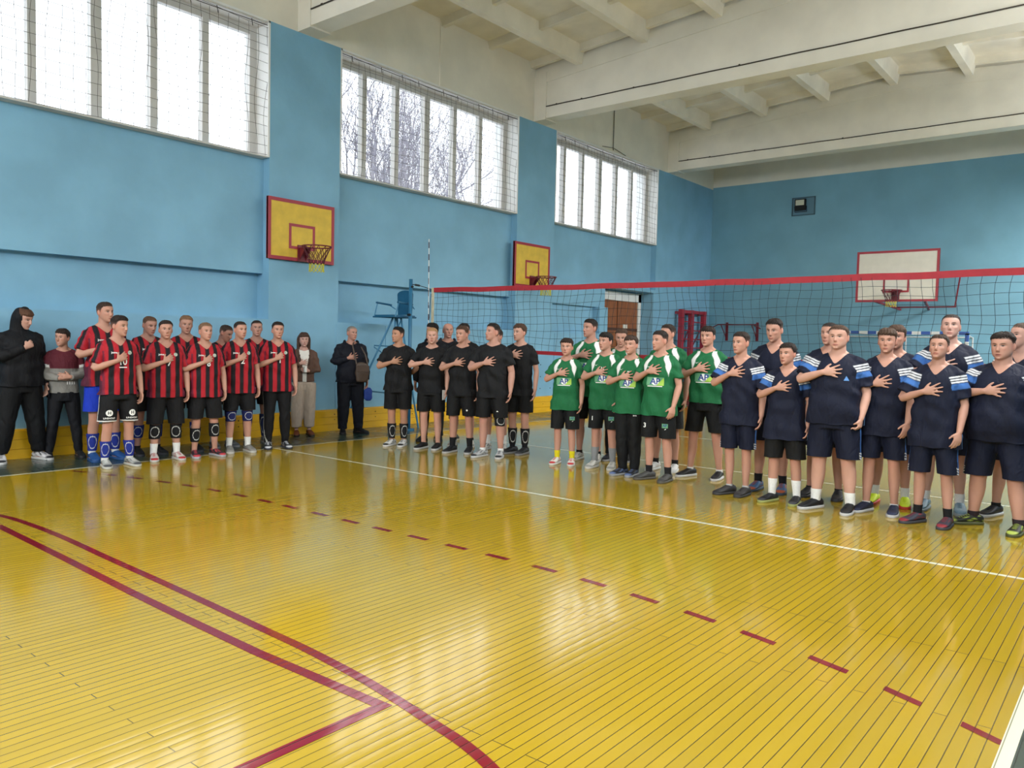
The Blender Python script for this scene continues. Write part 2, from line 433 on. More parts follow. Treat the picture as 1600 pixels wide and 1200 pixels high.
quad(gb, XW, -9.50, YF, YB, .0008); quad(gb, -.34, XR, YF, YB, .0008); quad(gb, -9.50, -.34, 18.9, YB, .0008); quad(gb, -9.5, -.34, YF, .3, .0008)
gb.build('green_border', F_grn, fl)
paint('side_line', [(-9.47, .38), (-9.47, 18.45)], .055, F_wht, .0016)
paint('side_line', [(-.365, .38), (-.365, 18.45)], .055, F_wht, .0016)
paint('end_line', [(-9.5, 18.43), (-.34, 18.43)], .05, F_wht)
paint('attack_line', [(-9.47, 6.43), (-.365, 6.43)], .05, F_wht)
paint('centre_line', [(-9.47, 9.42), (-.365, 9.42)], .05, F_wht)
paint('attack_line', [(-9.47, 12.4), (-.365, 12.4)], .05, F_wht)
# red arc and keyhole lines
def catmull(P, n=10):
    P = [Vector((p[0], p[1])) for p in P]; out = []
    for i in range(len(P)-1):
        p0, p1, p2, p3 = P[max(i-1, 0)], P[i], P[i+1], P[min(i+2, len(P)-1)]
        for j in range(n):
            t_ = j/n
            out.append(.5*((2*p1)+(-p0+p2)*t_+(2*p0-5*p1+4*p2-p3)*t_*t_+(-p0+3*p1-3*p2+p3)*t_**3))
    out.append(P[-1]); return out
arc = [(-8.6, 1.4), (-8.2, 1.92), (-7.85, 2.22), (-7.44, 2.39), (-6.94, 2.44), (-6.3, 2.45), (-5.56, 2.43), (-4.6, 2.41), (-3.65, 2.38), (-3.2, 2.365), (-2.76, 2.33), (-2.47, 2.29), (-2.18, 2.24), (-1.97, 2.20), (-1.76, 2.13), (-1.45, 1.98), (-1.1, 1.7), (-.8, 1.3)]
paint('arc_line', catmull(arc), .055, F_red, .0014)
paint('key_line', [(-7.05, .38), (-7.05, 2.25)], .06, F_red, .0014)
paint('key_line', [(-7.08, 2.255), (-5.72, 2.225), (-4.69, 2.195), (-4.08, 2.185), (-3.35, 2.18), (-2.43, 2.21)], .06, F_red, .0014)
paint('key_line', [(-2.46, 2.235), (-2.46, .38)], .06, F_red, .0018)
dash = [(-9.42, 3.66), (-9.26, 3.75), (-8.85, 3.89), (-8.45, 4.0), (-8.02, 4.1), (-7.65, 4.18), (-7.26, 4.23), (-6.85, 4.265), (-6.45, 4.28), (-6.07, 4.29), (-5.64, 4.295), (-5.23, 4.30), (-4.83, 4.305), (-4.42, 4.315), (-4.01, 4.32), (-3.61, 4.325), (-3.18, 4.32), (-2.76, 4.29), (-2.35, 4.235), (-1.95, 4.17), (-1.57, 4.08), (-1.17, 3.97), (-.8, 3.83), (-.46, 3.67), (-.1, 3.48), (.3, 3.2)]
for i in range(1, len(dash)-2):
    p = Vector(dash[i]); d = (Vector(dash[i+1])-Vector(dash[i-1])).normalized()
    s = d.y/max(d.x, 1e-3); hw = .103 if i < 22 else .085
    mb = MB(); h = .026
    mb.add([(p.x-hw, p.y-hw*s-h, .0014), (p.x+hw, p.y+hw*s-h, .0014), (p.x+hw, p.y+hw*s+h, .0014), (p.x-hw, p.y-hw*s+h, .0014)], [(0, 1, 2, 3)])
    mb.build('floor_dash', F_red, fl)
MB().add([(-.30, 3.66, .0014), (-.22, 3.70, .0014), (-.30, 3.72, .0014)], [(0, 1, 2)]).build('floor_mark', F_red, fl)

# yellow boarded plinth along the window wall
pl = MB(); segs = [(YF, 2.0), (2.0, 7.18), (7.18, 8.58), (8.58, 13.3), (13.3, 17.05), (19.5, YB-.02)]
for a, b in segs:
    for z0, z1, xo in ((0.0, .115, .150), (.118, .235, .145), (.238, .335, .140)):
        pl.box(XW+.001, XW+xo, a, b-.006, z0, z1)
    pl.box(XW+.001, XW+.10, a, b-.006, .335, .352)
plo = tag(struct(pl.build('trim_1', M_yel)), 'low yellow painted board plinth running along the foot of the window wall')
hl = MB()
for i in range(int((17-YF)/.45)):
    y = YF+.2+i*.45
    for z in ((.19,) if i % 2 else (.19, .28)):
        hl.tube([(XW+.13, y, z), (XW+.1475, y, z)], .009, 8)
hl.build('screw_holes', M_dark, plo)

# ================================================================== sports equipment
M_board_y = mat('yellow_board_paint', 'D9B53A', 0.5, noise=0.12, nscale=6)
M_board_w = mat('white_board_paint', 'DAD6CC', 0.5, noise=0.05, nscale=5)
M_dred = mat('dark_red_metal', '6E1A28', 0.45)
M_rope_y = mat('yellow_rope', 'C9C23E', 0.8)
M_rope_r = mat('dark_red_rope', '5A1F2C', 0.8)
def backboard(loc, rz, w_, h_, panel, label, sqw, sqh, sqz, stand=0):
    """local frame: board faces -Y, board centre at the origin"""
    t = empty('basketball_backboard', loc, rz); tag(t, label, 'backboard')
    MB().box(-w_/2, w_/2, 0, .035, -h_/2, h_/2).build('panel', panel, t)
    bw = .055; f = MB()
    for b in ((-w_/2, w_/2, h_/2-bw, h_/2), (-w_/2, w_/2, -h_/2, -h_/2+bw), (-w_/2, -w_/2+bw, -h_/2+bw, h_/2-bw), (w_/2-bw, w_/2, -h_/2+bw, h_/2-bw)):
        f.box(b[0], b[1], -.006, .045, b[2], b[3])
    f.build('border', M_red, t)
    s = MB(); lw = .045
    for b in ((-sqw/2, sqw/2, sqz+sqh-lw, sqz+sqh), (-sqw/2, sqw/2, sqz, sqz+lw), (-sqw/2, -sqw/2+lw, sqz+lw, sqz+sqh-lw), (sqw/2-lw, sqw/2, sqz+lw, sqz+sqh-lw)):
        s.box(b[0], b[1], -.004, .01, b[2], b[3])
    s.build('target_square', M_red, t)
    rz_ = sqz+.03
    b = MB().box(-.07, .07, -.16, .0, rz_-.01, rz_+.0)
    b.box(-.09, .09, -.02, .0, rz_-.22, rz_+.04)
    b.add([(-.06, -.02, rz_-.2), (-.05, -.02, rz_-.2), (-.05, -.17, rz_-.01), (-.06, -.17, rz_-.01), (-.06, -.02, rz_), (-.05, -.02, rz_)], [(0, 1, 2, 3), (0, 3, 4), (1, 5, 2), (3, 2, 5, 4), (0, 4, 5, 1)])
    b.add([(.05, -.02, rz_-.2), (.06, -.02, rz_-.2), (.06, -.17, rz_-.01), (.05, -.17, rz_-.01), (.05, -.02, rz_), (.06, -.02, rz_)], [(0, 1, 2, 3), (0, 3, 4), (1, 5, 2), (3, 2, 5, 4), (0, 4, 5, 1)])
    b.build('bracket', M_dred, t)
    cy = -.16-.225
    rg = MB().tube([(.228*cos(a), cy+.228*sin(a), rz_) for a in np.linspace(0, 2*pi, 33)[:-1]], .011, 7, closed=True)
    rg.build('ring', M_dred, t, smooth=True)
    n1 = MB(); n2 = MB(); N = 12
    def P(i, l):
        rr = [.225, .175, .135, .115, .112, .118][l]; z = rz_-[0, .10, .19, .27, .34, .40][l]
        a = 2*pi*(i+.5*(l % 2))/N
        return (rr*cos(a), cy+rr*sin(a), z)
    for i in range(N):
        for l in range(5):
            for d in ((0, -1) if l % 2 == 0 else (0, 1)):
                (n1 if l < 3 else n2).tube([P(i, l), P(i+d, l+1)], .005, 4)
    t_ = n1.build('hoop_net', M_rope_r, t); n2.build('net_fringe', M_rope_y, t_)
    return t
backboard((XW+.06, 7.775, 3.26), R(90), 1.27, .96, M_board_y, 'yellow basketball backboard with red border on the pillar nearest the camera', .50, .40, -.29)
backboard((XW+.06, 13.85, 3.26), R(90), 1.27, .96, M_board_y, 'yellow basketball backboard on the second pillar, half behind the volleyball net tape', .50, .40, -.29)
SB = backboard((-4.96, 20.9, 3.40), 0, 1.86, 1.25, M_board_w, 'white basketball backboard with red border in front of the end wall', .59, .45, -.40)
sp = MB()
for sx in (-.62, .62):
    sp.obox((sx, .04, -.55), (sx*.55, YB-20.93, -.72), .05, .05); sp.obox((sx, .04, .4), (sx*.8, YB-20.93, .3), .05, .05)
sp.obox((-.62*.55, 1.6, -.68), (1.05, 1.6, -.68), .035, .035); sp.obox((1.02, 1.6, -.68), (1.05, YB-20.95, .25), .03, .03); sp.obox((-.62, .2, -.6), (.62, .2, -.6), .03, .03)
sp.build('support_arm', M_dred, SB)

# ---- volleyball net, posts, antenna
M_net = mat('net_cord', '25353C', 0.8)
NY, NX0, NX1, NZ1, NZ0 = 9.42, -9.42, .25, 2.44, 1.40
vn = empty('volleyball_net', (NX0, NY, 0)); tag(vn, 'volleyball net with red tapes stretched across the hall behind the teams', 'net')
def sagz(x): return -.03*sin(pi*(x-NX0)/(NX1-NX0))+.003*sin(4*x)
def tape(name, zt, h_, m_, amp=.004):
    xs = np.linspace(NX0, NX1, 90); mb = MB(); n = len(xs)
    vs = []; 
    for x in xs:
        z = zt+sagz(x)+amp*.4*sin(x*7); y = .004*sin(x*11)
        vs += [(x-NX0, y-.006, z), (x-NX0, y+.006, z), (x-NX0, y+.006, z-h_), (x-NX0, y-.006, z-h_)]
    fs = [(0, 1, 2, 3), (4*n-1, 4*n-2, 4*n-3, 4*n-4)]
    for i in range(n-1):
        for k in range(4):
            l = (k+1) % 4; fs.append((4*i+k, 4*i+l, 4*i+4+l, 4*i+4+k))
    mb.add(vs, fs); return mb.build(name, m_, vn)
tape('top_tape', NZ1, .075, mat('red_tape', 'A8202E', .65, noise=.1, nscale=14), .006)
tape('bottom_tape', NZ0+.06, .055, mat('red_tape', 'A8202E', .65))
mb = MB()
def nwarp(x, z): 
    u = (z-NZ0)/(NZ1-NZ0)
    return (x-NX0+.020*sin(3.0*u*pi+x*2.1)+.018*sin(x*6.3+u*2), .03*sin(x*1.3+u*3), z+sagz(x)+.012*sin(x*5.1+z*9))
cols = int((NX1-NX0)/.118)
for i in range(cols+1):
    x = NX0+.118*i
    mb.tube([nwarp(x, z) for z in np.linspace(NZ0+.05, NZ1-.05, 9)], .0027, 3)
for j in range(1, 9):
    z = NZ0+.05+j*(NZ1-NZ0-.1)/9
    mb.tube([nwarp(x, z) for x in np.linspace(NX0, NX1, cols+1)], .0027, 3)
mb.build('net_mesh', M_net, vn)
MB().box(.0, .05, -.008, .008, NZ0, NZ1).build('side_band', mat('cream_band', 'C9C0A4', .8, noise=.2, nscale=8), vn)
ct = MB().tube([(0, 0, NZ1-.03), (-.28, 0, NZ1+.04), (-.47, 0, NZ1+.07)], .007, 5); ct.tube([(0, 0, NZ0+.03), (-.18, 0, NZ0-.02), (-.47, 0, NZ0-.12)], .005, 5)
ct.tube([(-.02, 0, NZ1-.1), (-.07, 0.02, NZ1-.5), (-.1, 0, NZ0+.35), (-.13, 0, NZ0)], .006, 5); ct.tube([(-.30, 0, NZ1+.045), (-.40, 0, NZ1+.06)], .018, 6)
ct.build('tension_cord', mat('dark_cord', '2D3436', .7), vn)
an = empty('net_antenna', (-9.46, NY-.01, 0)); tag(an, 'thin striped antenna standing up at the left edge of the volleyball net', 'antenna')
MB().tube([(0, -.012, 1.45), (-.012, -.012, 2.4), (-.027, -.012, 3.25)], .0065, 8).build('rod', mat('antenna_white', 'E6E3DE', .5), an)
for i in range(9):
    z0 = 1.50+i*.2
    MB().tube([(-.0015*2*i-.0008, -.012, z0), (-.0015*(2*i+1)-.0008, -.012, z0+.1)], .0082, 8).build('stripe', mat('antenna_dark', '4A2C35', .5), an)
M_postb = mat('blue_post_paint', '2F6F94', .45, noise=.1)
def post(x, label):
    t = empty('net_post', (x, NY, 0)); tag(t, label, 'post', 'steel posts that carry the volleyball net')
    MB().tube([(0, 0, 0), (0, 0, 2.6)], .032, 12).build('pole', M_postb, t, smooth=True)
    b = MB().box(-.05, .05, -.09, -.03, .8, 1.0); b.tube([(0, 0, 2.47), (.05, 0, 2.47)], .02, 8); b.tube([(.0, -.06, 1.99), (.06, -.06, 1.99)], .02, 8)
    b.build('winch', M_dark, t); MB().tube([(0, 0, 0), (0, 0, .03)], .1, 16).build('base_plate', M_postb, t)
post(-9.93, 'thin blue steel net post beside the umpire chair')

# ---- umpire chair
M_cb = mat('chair_blue', '1D5C80', .45, noise=.12); M_cl = mat('chair_frame_blue', '3E7FA6', .45, noise=.1)
uc = empty('umpire_chair', (-10.28, 9.42, 0)); tag(uc, 'tall blue umpire chair on thin legs standing by the wall', 'umpire chair')
s_ = MB(); s_.box(-.24, .24, -.28, .22, 1.955, 1.985); s_.tube([(-.26, -.3, 1.95), (.26, -.3, 1.95), (.26, .22, 1.95), (-.26, .22, 1.95)], .016, 6, closed=True)
s_.build('seat', M_cb, uc, bevel=.008)
bk = MB(); pr = [(-.17, 2.0), (.17, 2.0), (.19, 2.34)]+[(.19*cos(a), 2.36+.07*sin(a)) for a in np.linspace(0, pi, 9)]+[(-.19, 2.34)]
bk.prism(pr, 'y', .19, .215); bk.build('backrest', M_cb, uc)
for sx in (-1, 1):
    a_ = MB(); a_.obox((sx*.27, -.22, 2.20), (sx*.27, .12, 2.17), .05, .03); a_.build('armrest', M_cb, uc, bevel=.006)
    f_ = MB(); f_.tube([(sx*.27, -.2, 2.19), (sx*.27, -.27, 1.95)], .010, 6); f_.tube([(sx*.27, .1, 2.16), (sx*.24, .2, 2.1)], .010, 6); f_.build('arm_support', M_cl, uc)
for p0, p1 in (((-.03, -.05, 1.94), (-.44, -.62, .355)), ((.03, -.05, 1.94), (-.03, -.12, 0)), ((.06, .05, 1.94), (.20, .38, 0)), ((-.05, .06, 1.94), (-.36, .62, .0))):
    MB().tube([p0, p1], .017, 8).build('leg', M_cl, uc)
def lp(p0, p1, t): return tuple(a+(b-a)*t for a, b in zip(p0, p1))
A = ((-.03, -.05, 1.94), (-.44, -.62, .355)); B = ((.03, -.05, 1.94), (-.03, -.12, 0)); Cc = ((.06, .05, 1.94), (.20, .38, 0))
for pp, cl_ in (([lp(*A, .8), lp(*B, .68)], False), ([lp(*B, .5), lp(*Cc, .5)], False), ([(0, 0, 1.7), (.15, .0, 1.95)], False), ([(-.34, -.2, 1.42), (0, -.07, 1.2), (0, -.07, 1.44), (-.34, -.2, 1.45)], True)):
    MB().tube(pp, .011, 6, closed=cl_).build('brace', M_cl, uc)

# ---- door at the far end of the window wall
M_door = mat('brown_varnished_wood', '96582E', .4, noise=.3, nscale=4, nstretch=(1, 6, .6)); M_door2 = mat('dark_brown_wood', '4A2A1A', .5)
d = empty('door_1', (-11.2, 18.2, 0)); struct(d)
lf = MB(); 
for i in range(10):
    y0 = -1.05+i*.21; lf.box(-.03, .0, y0, y0+.204, .02, 2.74)
lf.build('door_leaf', M_door, d)
MB().box(0, .012, -1.05, 1.05, 1.95, 2.02).box(0, .012, -1.05, 1.05, 1.2, 1.27).box(0, .014, -.01, .01, 0.02, 2.74).build('cross_rail', M_door2, d)
MB().box(.0, .018, .30, .52, 2.02, 2.12).build('door_sign', M_board_w, d)
MB().tube([(.0, .10, 1.05), (.05, .10, 1.05), (.05, .22, 1.05)], .01, 6).build('door_handle', mat('steel', '9A9A9A', .3, metal=1), d)
fr_ = MB(); fr_.box(-.03, .03, 1.06, 1.2, 0, 3.0); fr_.box(-.03, .03, -1.09, -1.05, 0, 3.0); fr_.box(-.03, .03, -1.09, 1.2, 2.75, 2.98)
fr_.build('door_frame', M_white, d)

# ---- red wall bars near the corner
wb = empty('wall_bars', (XW, 21.0, 0)); tag(wb, 'dark red wall bars with two ladder bays standing near the far left corner', 'wall bars')
for y in (-.25, .37, 1.19):
    MB().box(.13, .25, y-.075, y+.075, 0.0, 2.63).build('upright', M_red, wb)
    MB().box(.0, .13, y-.03, y+.03, 2.50, 2.58).build('wall_bracket', M_red, wb)
MB().box(.14, .24, -.32, 1.26, 2.53, 2.62).build('top_rail', M_red, wb)
for i in range(9):
    z = .25+i*.255
    MB().tube([(.19, -.25, z), (.19, 1.19, z)], .017, 8).build('rung', M_red, wb)
for y0, y1 in ((-.20, .32), (.44, 1.12)):
    for z0 in (.5, 1.5):
        MB().obox((.19, y0, z0), (.19, y1, z0+.7), .025, .025).build('diagonal_brace', M_dred, wb)
# ---- pull-up bar on the end wall
pb = empty('pull_up_bar', (-9.7, YB, 2.25)); tag(pb, 'dark red wall-mounted pull-up bar on the end wall beside the wall bars', 'pull-up bar')
MB().tube([(-.75, -.52, -.10), (-.55, -.5, 0), (.55, -.5, 0), (.78, -.52, -.12)], .018, 8).build('bar', M_dred, pb, smooth=True)
for sx in (-.48, .48):
    MB().tube([(sx, -.5, 0), (sx, -.02, 0.02)], .018, 6).tube([(sx, -.45, -.01), (sx, -.02, -.42)], .015, 6).box(sx-.04, sx+.04, -.022, -.002, -.48, .08).build('bracket', M_dred, pb)
# ---- floodlight in its wall niche
fd = empty('floodlight', (-8.0, YB, 5.66)); tag(fd, 'small black floodlight in a framed niche high on the end wall', 'floodlight')
nb = MB()
for b in ((-.33, .33, .235, .26), (-.33, .33, -.26, -.235), (-.33, -.305, -.26, .26), (.305, .33, -.26, .26)):
    nb.box(b[0], b[1], -.03, 0, b[2], b[3])
nb.build('niche_frame', mat('niche_edge', '3E5A66', .6), fd)
MB().box(-.305, .305, -.008, 0, -.235, .235).build('niche_panel', mat('niche_blue', '5E8598', .6), fd)
MB().box(-.22, .08, -.12, -.02, -.12, .20).tube([(-.24, -.06, .0), (-.24, -.02, -.15), (.1, -.02, -.15), (.1, -.06, .0)], .012, 5).build('lamp_housing', M_dark, fd, bevel=.01)
MB().box(-.19, .05, -.127, -.12, .02, .17).build('lens', mat('lamp_lens', 'CFCDB8', .3), fd)
# ---- handball goal
M_gb = mat('goal_blue', '1F4E9E', .4); M_gw = mat('goal_white', 'D9D9D6', .4)
hg = empty('handball_goal', (-5.08, 21.9, 0)); tag(hg, 'blue and white striped handball goal standing against the end wall', 'goal')
def striped(name, p, q, n, par):
    p = Vector(p); q = Vector(q); a_, b_ = MB(), MB(); z = MB(); mi = []
    for i in range(n):
        z.obox(p+(q-p)*i/n, p+(q-p)*(i+1)/n, .08, .08)
        mi += [i % 2]*6
    o = z.build(name, [M_gb, M_gw], par)
    o.data.polygons.foreach_set('material_index', mi); return o
striped('goal_post', (-1.54, 0, 2.04), (-1.54, 0, 0), 10, hg); striped('goal_post', (1.54, 0, 2.04), (1.54, 0, 0), 10, hg)
striped('crossbar', (1.58, 0, 2.04), (-1.58, 0, 2.04), 15, hg)
fb = MB()
for sx in (-1.54, 1.54):
    fb.tube([(sx, 0, 2.0), (sx, .8, 1.95), (sx, .95, 0.03), (sx, 0, .03)], .018, 6)
fb.tube([(-1.54, .8, 1.95), (1.54, .8, 1.95)], .016, 6); fb.tube([(-1.54, .95, .03), (1.54, .95, .03)], .018, 6); fb.tube([(0, .8, 1.95), (0, .95, .03)], .016, 6)
fb.build('rear_frame', M_gw, hg)
gn = MB()
for i in range(27):
    x = -1.5+i*3.0/26; gn.tube([(x, .05, 2.0), (x, .78, 1.93), (x, .93, .05)], .002, 3)
for j in range(16):
    z = .1+j*.122; gn.tube([(-1.52, .93-.0075*j, z), (1.52, .93-.0075*j, z)], .002, 3)
gn.build('goal_net', mat('goal_net_cord', '5A6A70', .8), hg)
# ---- low bench by the end wall and bags
bn = empty('gym_bench', (-2.9, 22.4, 0)); tag(bn, 'low grey-green gym bench along the foot of the end wall', 'bench')
M_bn = mat('bench_green', '4E6E6C', .5, noise=.1)
MB().box(-1.6, 1.6, -.14, .14, .30, .34).build('seat', M_bn, bn)
for x in (-1.3, 0, 1.3): MB().box(x-.03, x+.03, -.12, .12, 0, .30).build('leg', M_bn, bn)
def lumpy(name, loc, size, m_, label, cat, seed=1, rz=0):
    me = bpy.data.meshes.new(name); bm = bmesh.new(); bmesh.ops.create_icosphere(bm, subdivisions=4, radius=1)
    for v in bm.verts:
        p = v.co; q = 1+.10*sin(3*p.x+seed)+.07*sin(5*p.y+2*seed)+.05*sin(9*p.z+seed)
        e = (abs(p.x)**3.2+abs(p.y)**3.2+abs(p.z)**3.2)**(-1/3.2)
        v.co = Vector((p.x*e*size[0]*q, p.y*e*size[1]*q, max(-.96, p.z*e*q)*size[2]+size[2]*.96))
    for f in bm.faces: f.smooth = True
    bm.to_mesh(me); bm.free(); me.materials.append(m_)
    o = bpy.data.objects.new(name, me); col.objects.link(o); o.location = loc; o.rotation_euler[2] = rz
    return tag(o, label, cat)
M_blk = mat('black_nylon', '14161A', .6, bump=.2, bscale=30)
g1 = lumpy('sports_bag', (-10.38, 19.62, 0), (.15, .24, .24), M_blk, 'black sports bag on the floor in front of the red wall bars', 'bag', 3)
MB().tube([(0, -.14, .47), (0, -.10, .58), (0, .10, .58), (0, .14, .47)], .012, 6).build('handle', M_board_w, g1)
MB().box(.155, .18, -.12, .12, .22, .36).build('pocket', M_board_w, g1, bevel=.01)
# plywood facing panels on the lower wall
tp = MB()
for y0, y1 in ((8.52, 9.62), (9.64, 10.9), (10.92, 12.2), (12.22, 13.5), (13.52, 14.8), (14.82, 16.1), (16.12, 17.05)):
    tp.box(XW, XW+.010, y0, y1, .352, 1.80)
struct(tp.build('trim_3', M_blue))
bh = MB()
for i in range(19):
    for z in (.53, .80, 1.07): bh.tube([(XW+.009, 9.75+.38*i, z), (XW+.013, 9.75+.38*i, z)], .013, 8)
for y in (4.56,):
    for z in (.42, .70, .95): bh.tube([(XW, y, z), (XW+.004, y, z)], .014, 8)
bh.build('bolt_holes', M_dark, bpy.data.objects['trim_3'])

# ================================================================== people
def vrot(rz): return np.array(Matrix.Rotation(rz, 3, 'Z'))
def remesh(V, F, vox):
    me = bpy.data.meshes.new('tmp'); me.from_pydata([tuple(v) for v in V], [], F)
    bm = bmesh.new(); bm.from_mesh(me); bmesh.ops.recalc_face_normals(bm, faces=bm.faces); bm.to_mesh(me); bm.free()
    o = bpy.data.objects.new('tmp', me); col.objects.link(o)
    md = o.modifiers.new('r', 'REMESH'); md.mode = 'VOXEL'; md.voxel_size = vox
    dg = bpy.context.evaluated_depsgraph_get()
    m2 = bpy.data.meshes.new_from_object(o.evaluated_get(dg))
    bpy.data.objects.remove(o); bpy.data.meshes.remove(me)
    return m2
def getv(me):
    a = np.empty(len(me.vertices)*3, dtype=np.float32); me.vertices.foreach_get('co', a); return a.reshape(-1, 3).astype(float)
def setv(me, V): me.vertices.foreach_set('co', V.astype(np.float32).ravel()); me.update()
def getn(me):
    a = np.empty(len(me.vertices)*3, dtype=np.float32); me.vertices.foreach_get('normal', a); return a.reshape(-1, 3).astype(float)
def smooth_mesh(me, V, wgt, it):
    e = np.empty(len(me.edges)*2, dtype=np.int32); me.edges.foreach_get('vertices', e); e = e.reshape(-1, 2); n = len(V)
    a = np.concatenate([e[:, 0], e[:, 1]]); b = np.concatenate([e[:, 1], e[:, 0]])
    cnt = np.maximum(np.bincount(a, minlength=n), 1)
    for _ in range(it):
        S = np.stack([np.bincount(a, weights=V[b, k], minlength=n) for k in range(3)], 1)/cnt[:, None]
        V = V+(S-V)*wgt[:, None]
    return V
def setcol(me, C):
    at = me.color_attributes.new('Col', 'FLOAT_COLOR', 'POINT')
    A = np.ones((len(me.vertices), 4), dtype=np.float32); A[:, :3] = C
    at.data.foreach_set('color', A.ravel())
def link_mesh(me, name, m, parent):
    me.name = name; me.polygons.foreach_set('use_smooth', [True]*len(me.polygons))
    me.materials.clear(); me.materials.append(m)
    o = bpy.data.objects.new(name, me); col.objects.link(o); o.parent = parent
    return o
def attr_mat(name, rough, bump=0.0, bscale=200, spec=0.4, drape=0):
    m = bpy.data.materials.new(name); m.use_nodes = True; t = m.node_tree; b = t.nodes['Principled BSDF']
    a = t.nodes.new('ShaderNodeAttribute'); a.attribute_name = 'Col'
    n = t.nodes.new('ShaderNodeTexNoise'); n.inputs['Scale'].default_value = 9; n.inputs['Detail'].default_value = 3
    mr = t.nodes.new('ShaderNodeMapRange'); mr.inputs[1].default_value = .3; mr.inputs[2].default_value = .7; mr.inputs[3].default_value = .93; mr.inputs[4].default_value = 1.06
    t.links.new(n.outputs['Fac'], mr.inputs[0])
    mx = t.nodes.new('ShaderNodeVectorMath'); mx.operation = 'SCALE'
    t.links.new(a.outputs['Color'], mx.inputs[0]); t.links.new(mr.outputs[0], mx.inputs[3]); t.links.new(mx.outputs[0], b.inputs['Base Color'])
    b.inputs['Roughness'].default_value = rough; b.inputs['Specular IOR Level'].default_value = spec
    if bump:
        n2 = t.nodes.new('ShaderNodeTexNoise'); n2.inputs['Scale'].default_value = bscale
        bp = t.nodes.new('ShaderNodeBump'); bp.inputs['Strength'].default_value = bump; bp.inputs['Distance'].default_value = .004
        t.links.new(n2.outputs['Fac'], bp.inputs['Height']); t.links.new(bp.outputs[0], b.inputs['Normal'])
        if drape:
            tc = t.nodes.new('ShaderNodeTexCoord'); mp = t.nodes.new('ShaderNodeMapping'); mp.inputs['Scale'].default_value = (1, 1, .38); mp.inputs['Rotation'].default_value = (0, .25, 0)
            n3 = t.nodes.new('ShaderNodeTexNoise'); n3.inputs['Scale'].default_value = 15; n3.inputs['Detail'].default_value = 2; n3.inputs['Distortion'].default_value = .8
            t.links.new(tc.outputs['Object'], mp.inputs[0]); t.links.new(mp.outputs[0], n3.inputs['Vector'])
            b2 = t.nodes.new('ShaderNodeBump'); b2.inputs['Strength'].default_value = drape; b2.inputs['Distance'].default_value = .03
            t.links.new(n3.outputs['Fac'], b2.inputs['Height']); t.links.new(b2.outputs[0], bp.inputs['Normal'])
    return m
M_skin = attr_mat('skin', .5, spec=.35)
M_cloth = attr_mat('sports_cloth', .75, bump=.12, bscale=60, spec=.3, drape=.55)
M_hair = attr_mat('hair', .6, bump=.9, bscale=110, spec=.3)
M_shoe = attr_mat('shoe_fabric', .55, spec=.4)
M_print = mat('white_print', 'E8E8E6', .6)
M_crest = mat('silver_crest', 'A9B2A6', .45, noise=.4, nscale=60)

def unit(v): v = np.array(v, float); return v/np.linalg.norm(v)
def limb(mb, pts, rad, n=16, side=None, sub=3, flat=False):
    """smooth chain of elliptical sections; rad items: r or (ra along side, rb)"""
    P = [np.array(p, float) for p in pts]; Rr = [(r, r) if not hasattr(r, '__len__') else r for r in rad]
    PP, RR = [], []
    for i in range(len(P)-1):
        p0, p1, p2, p3 = P[max(i-1, 0)], P[i], P[i+1], P[min(i+2, len(P)-1)]
        for j in range(sub):
            t = j/sub
            PP.append(.5*((2*p1)+(-p0+p2)*t+(2*p0-5*p1+4*p2-p3)*t*t+(-p0+3*p1-3*p2+p3)*t**3))
            s = t*t*(3-2*t); RR.append(tuple(Rr[i][k]*(1-s)+Rr[i+1][k]*s for k in (0, 1)))
    PP.append(P[-1]); RR.append(Rr[-1])
    # round ends
    d0 = unit(PP[1]-PP[0]); d1 = unit(PP[-1]-PP[-2])
    m0 = min(RR[0]); m1 = min(RR[-1])
    PP = [PP[0]-d0*m0*.8, PP[0]-d0*m0*.45]+PP
    RR = [tuple(r*.45 for r in RR[0]), tuple(r*.85 for r in RR[0])]+RR
    if not flat:
        PP += [PP[-1]+d1*m1*.45, PP[-1]+d1*m1*.8]; RR += [tuple(r*.85 for r in RR[-1]), tuple(r*.45 for r in RR[-1])]
    rings = []; ref = None
    for i, p in enumerate(PP):
        d = unit(PP[min(i+1, len(PP)-1)]-PP[max(i-1, 0)])
        s_ = np.array(side if side is not None else (ref if ref is not None else np.cross(d, [0.31, .77, .55])), float)
        s_ = unit(s_-d*np.dot(s_, d)); ref = s_; u = np.cross(d, s_)
        rings.append([p+RR[i][0]*cos(a)*s_+RR[i][1]*sin(a)*u for a in np.linspace(0, 2*pi, n+1)[:-1]])
    mb.loft(rings)
    return mb

# head profile tables (head-local: face -Y, centre at the origin, z from -.1125 to .1125)
HZ = np.array([-.1125, -.106, -.095, -.080, -.062, -.040, -.015, .01, .035, .06, .08, .097, .107, .1125])
HW = np.array([.012, .026, .038, .050, .0585, .065, .070, .0735, .0750, .0735, .066, .050, .032, .006])
HF = np.array([.062, .080, .090, .0925, .0930, .0915, .0900, .0890, .0905, .0860, .0740, .0540, .0340, .006])
HB = np.array([-.03, -.012, .000, .018, .044, .068, .086, .097, .101, .098, .088, .066, .042, .008])
def head_pt(a, z, off=0.0, jaw=1.0):
    w_ = np.interp(z, HZ, HW)*(1+(jaw-1)*np.clip((-z)/.08, 0, 1)); f = np.interp(z, HZ, HF); b = np.interp(z, HZ, HB)
    ca, sa = np.cos(a), np.sin(a)
    e = 2/2.25
    x = (w_+off)*np.sign(sa)*np.abs(sa)**e
    y = np.where(ca > 0, -(f+off)*np.abs(ca)**e, (b+off)*np.abs(ca)**1.0)
    return x, y
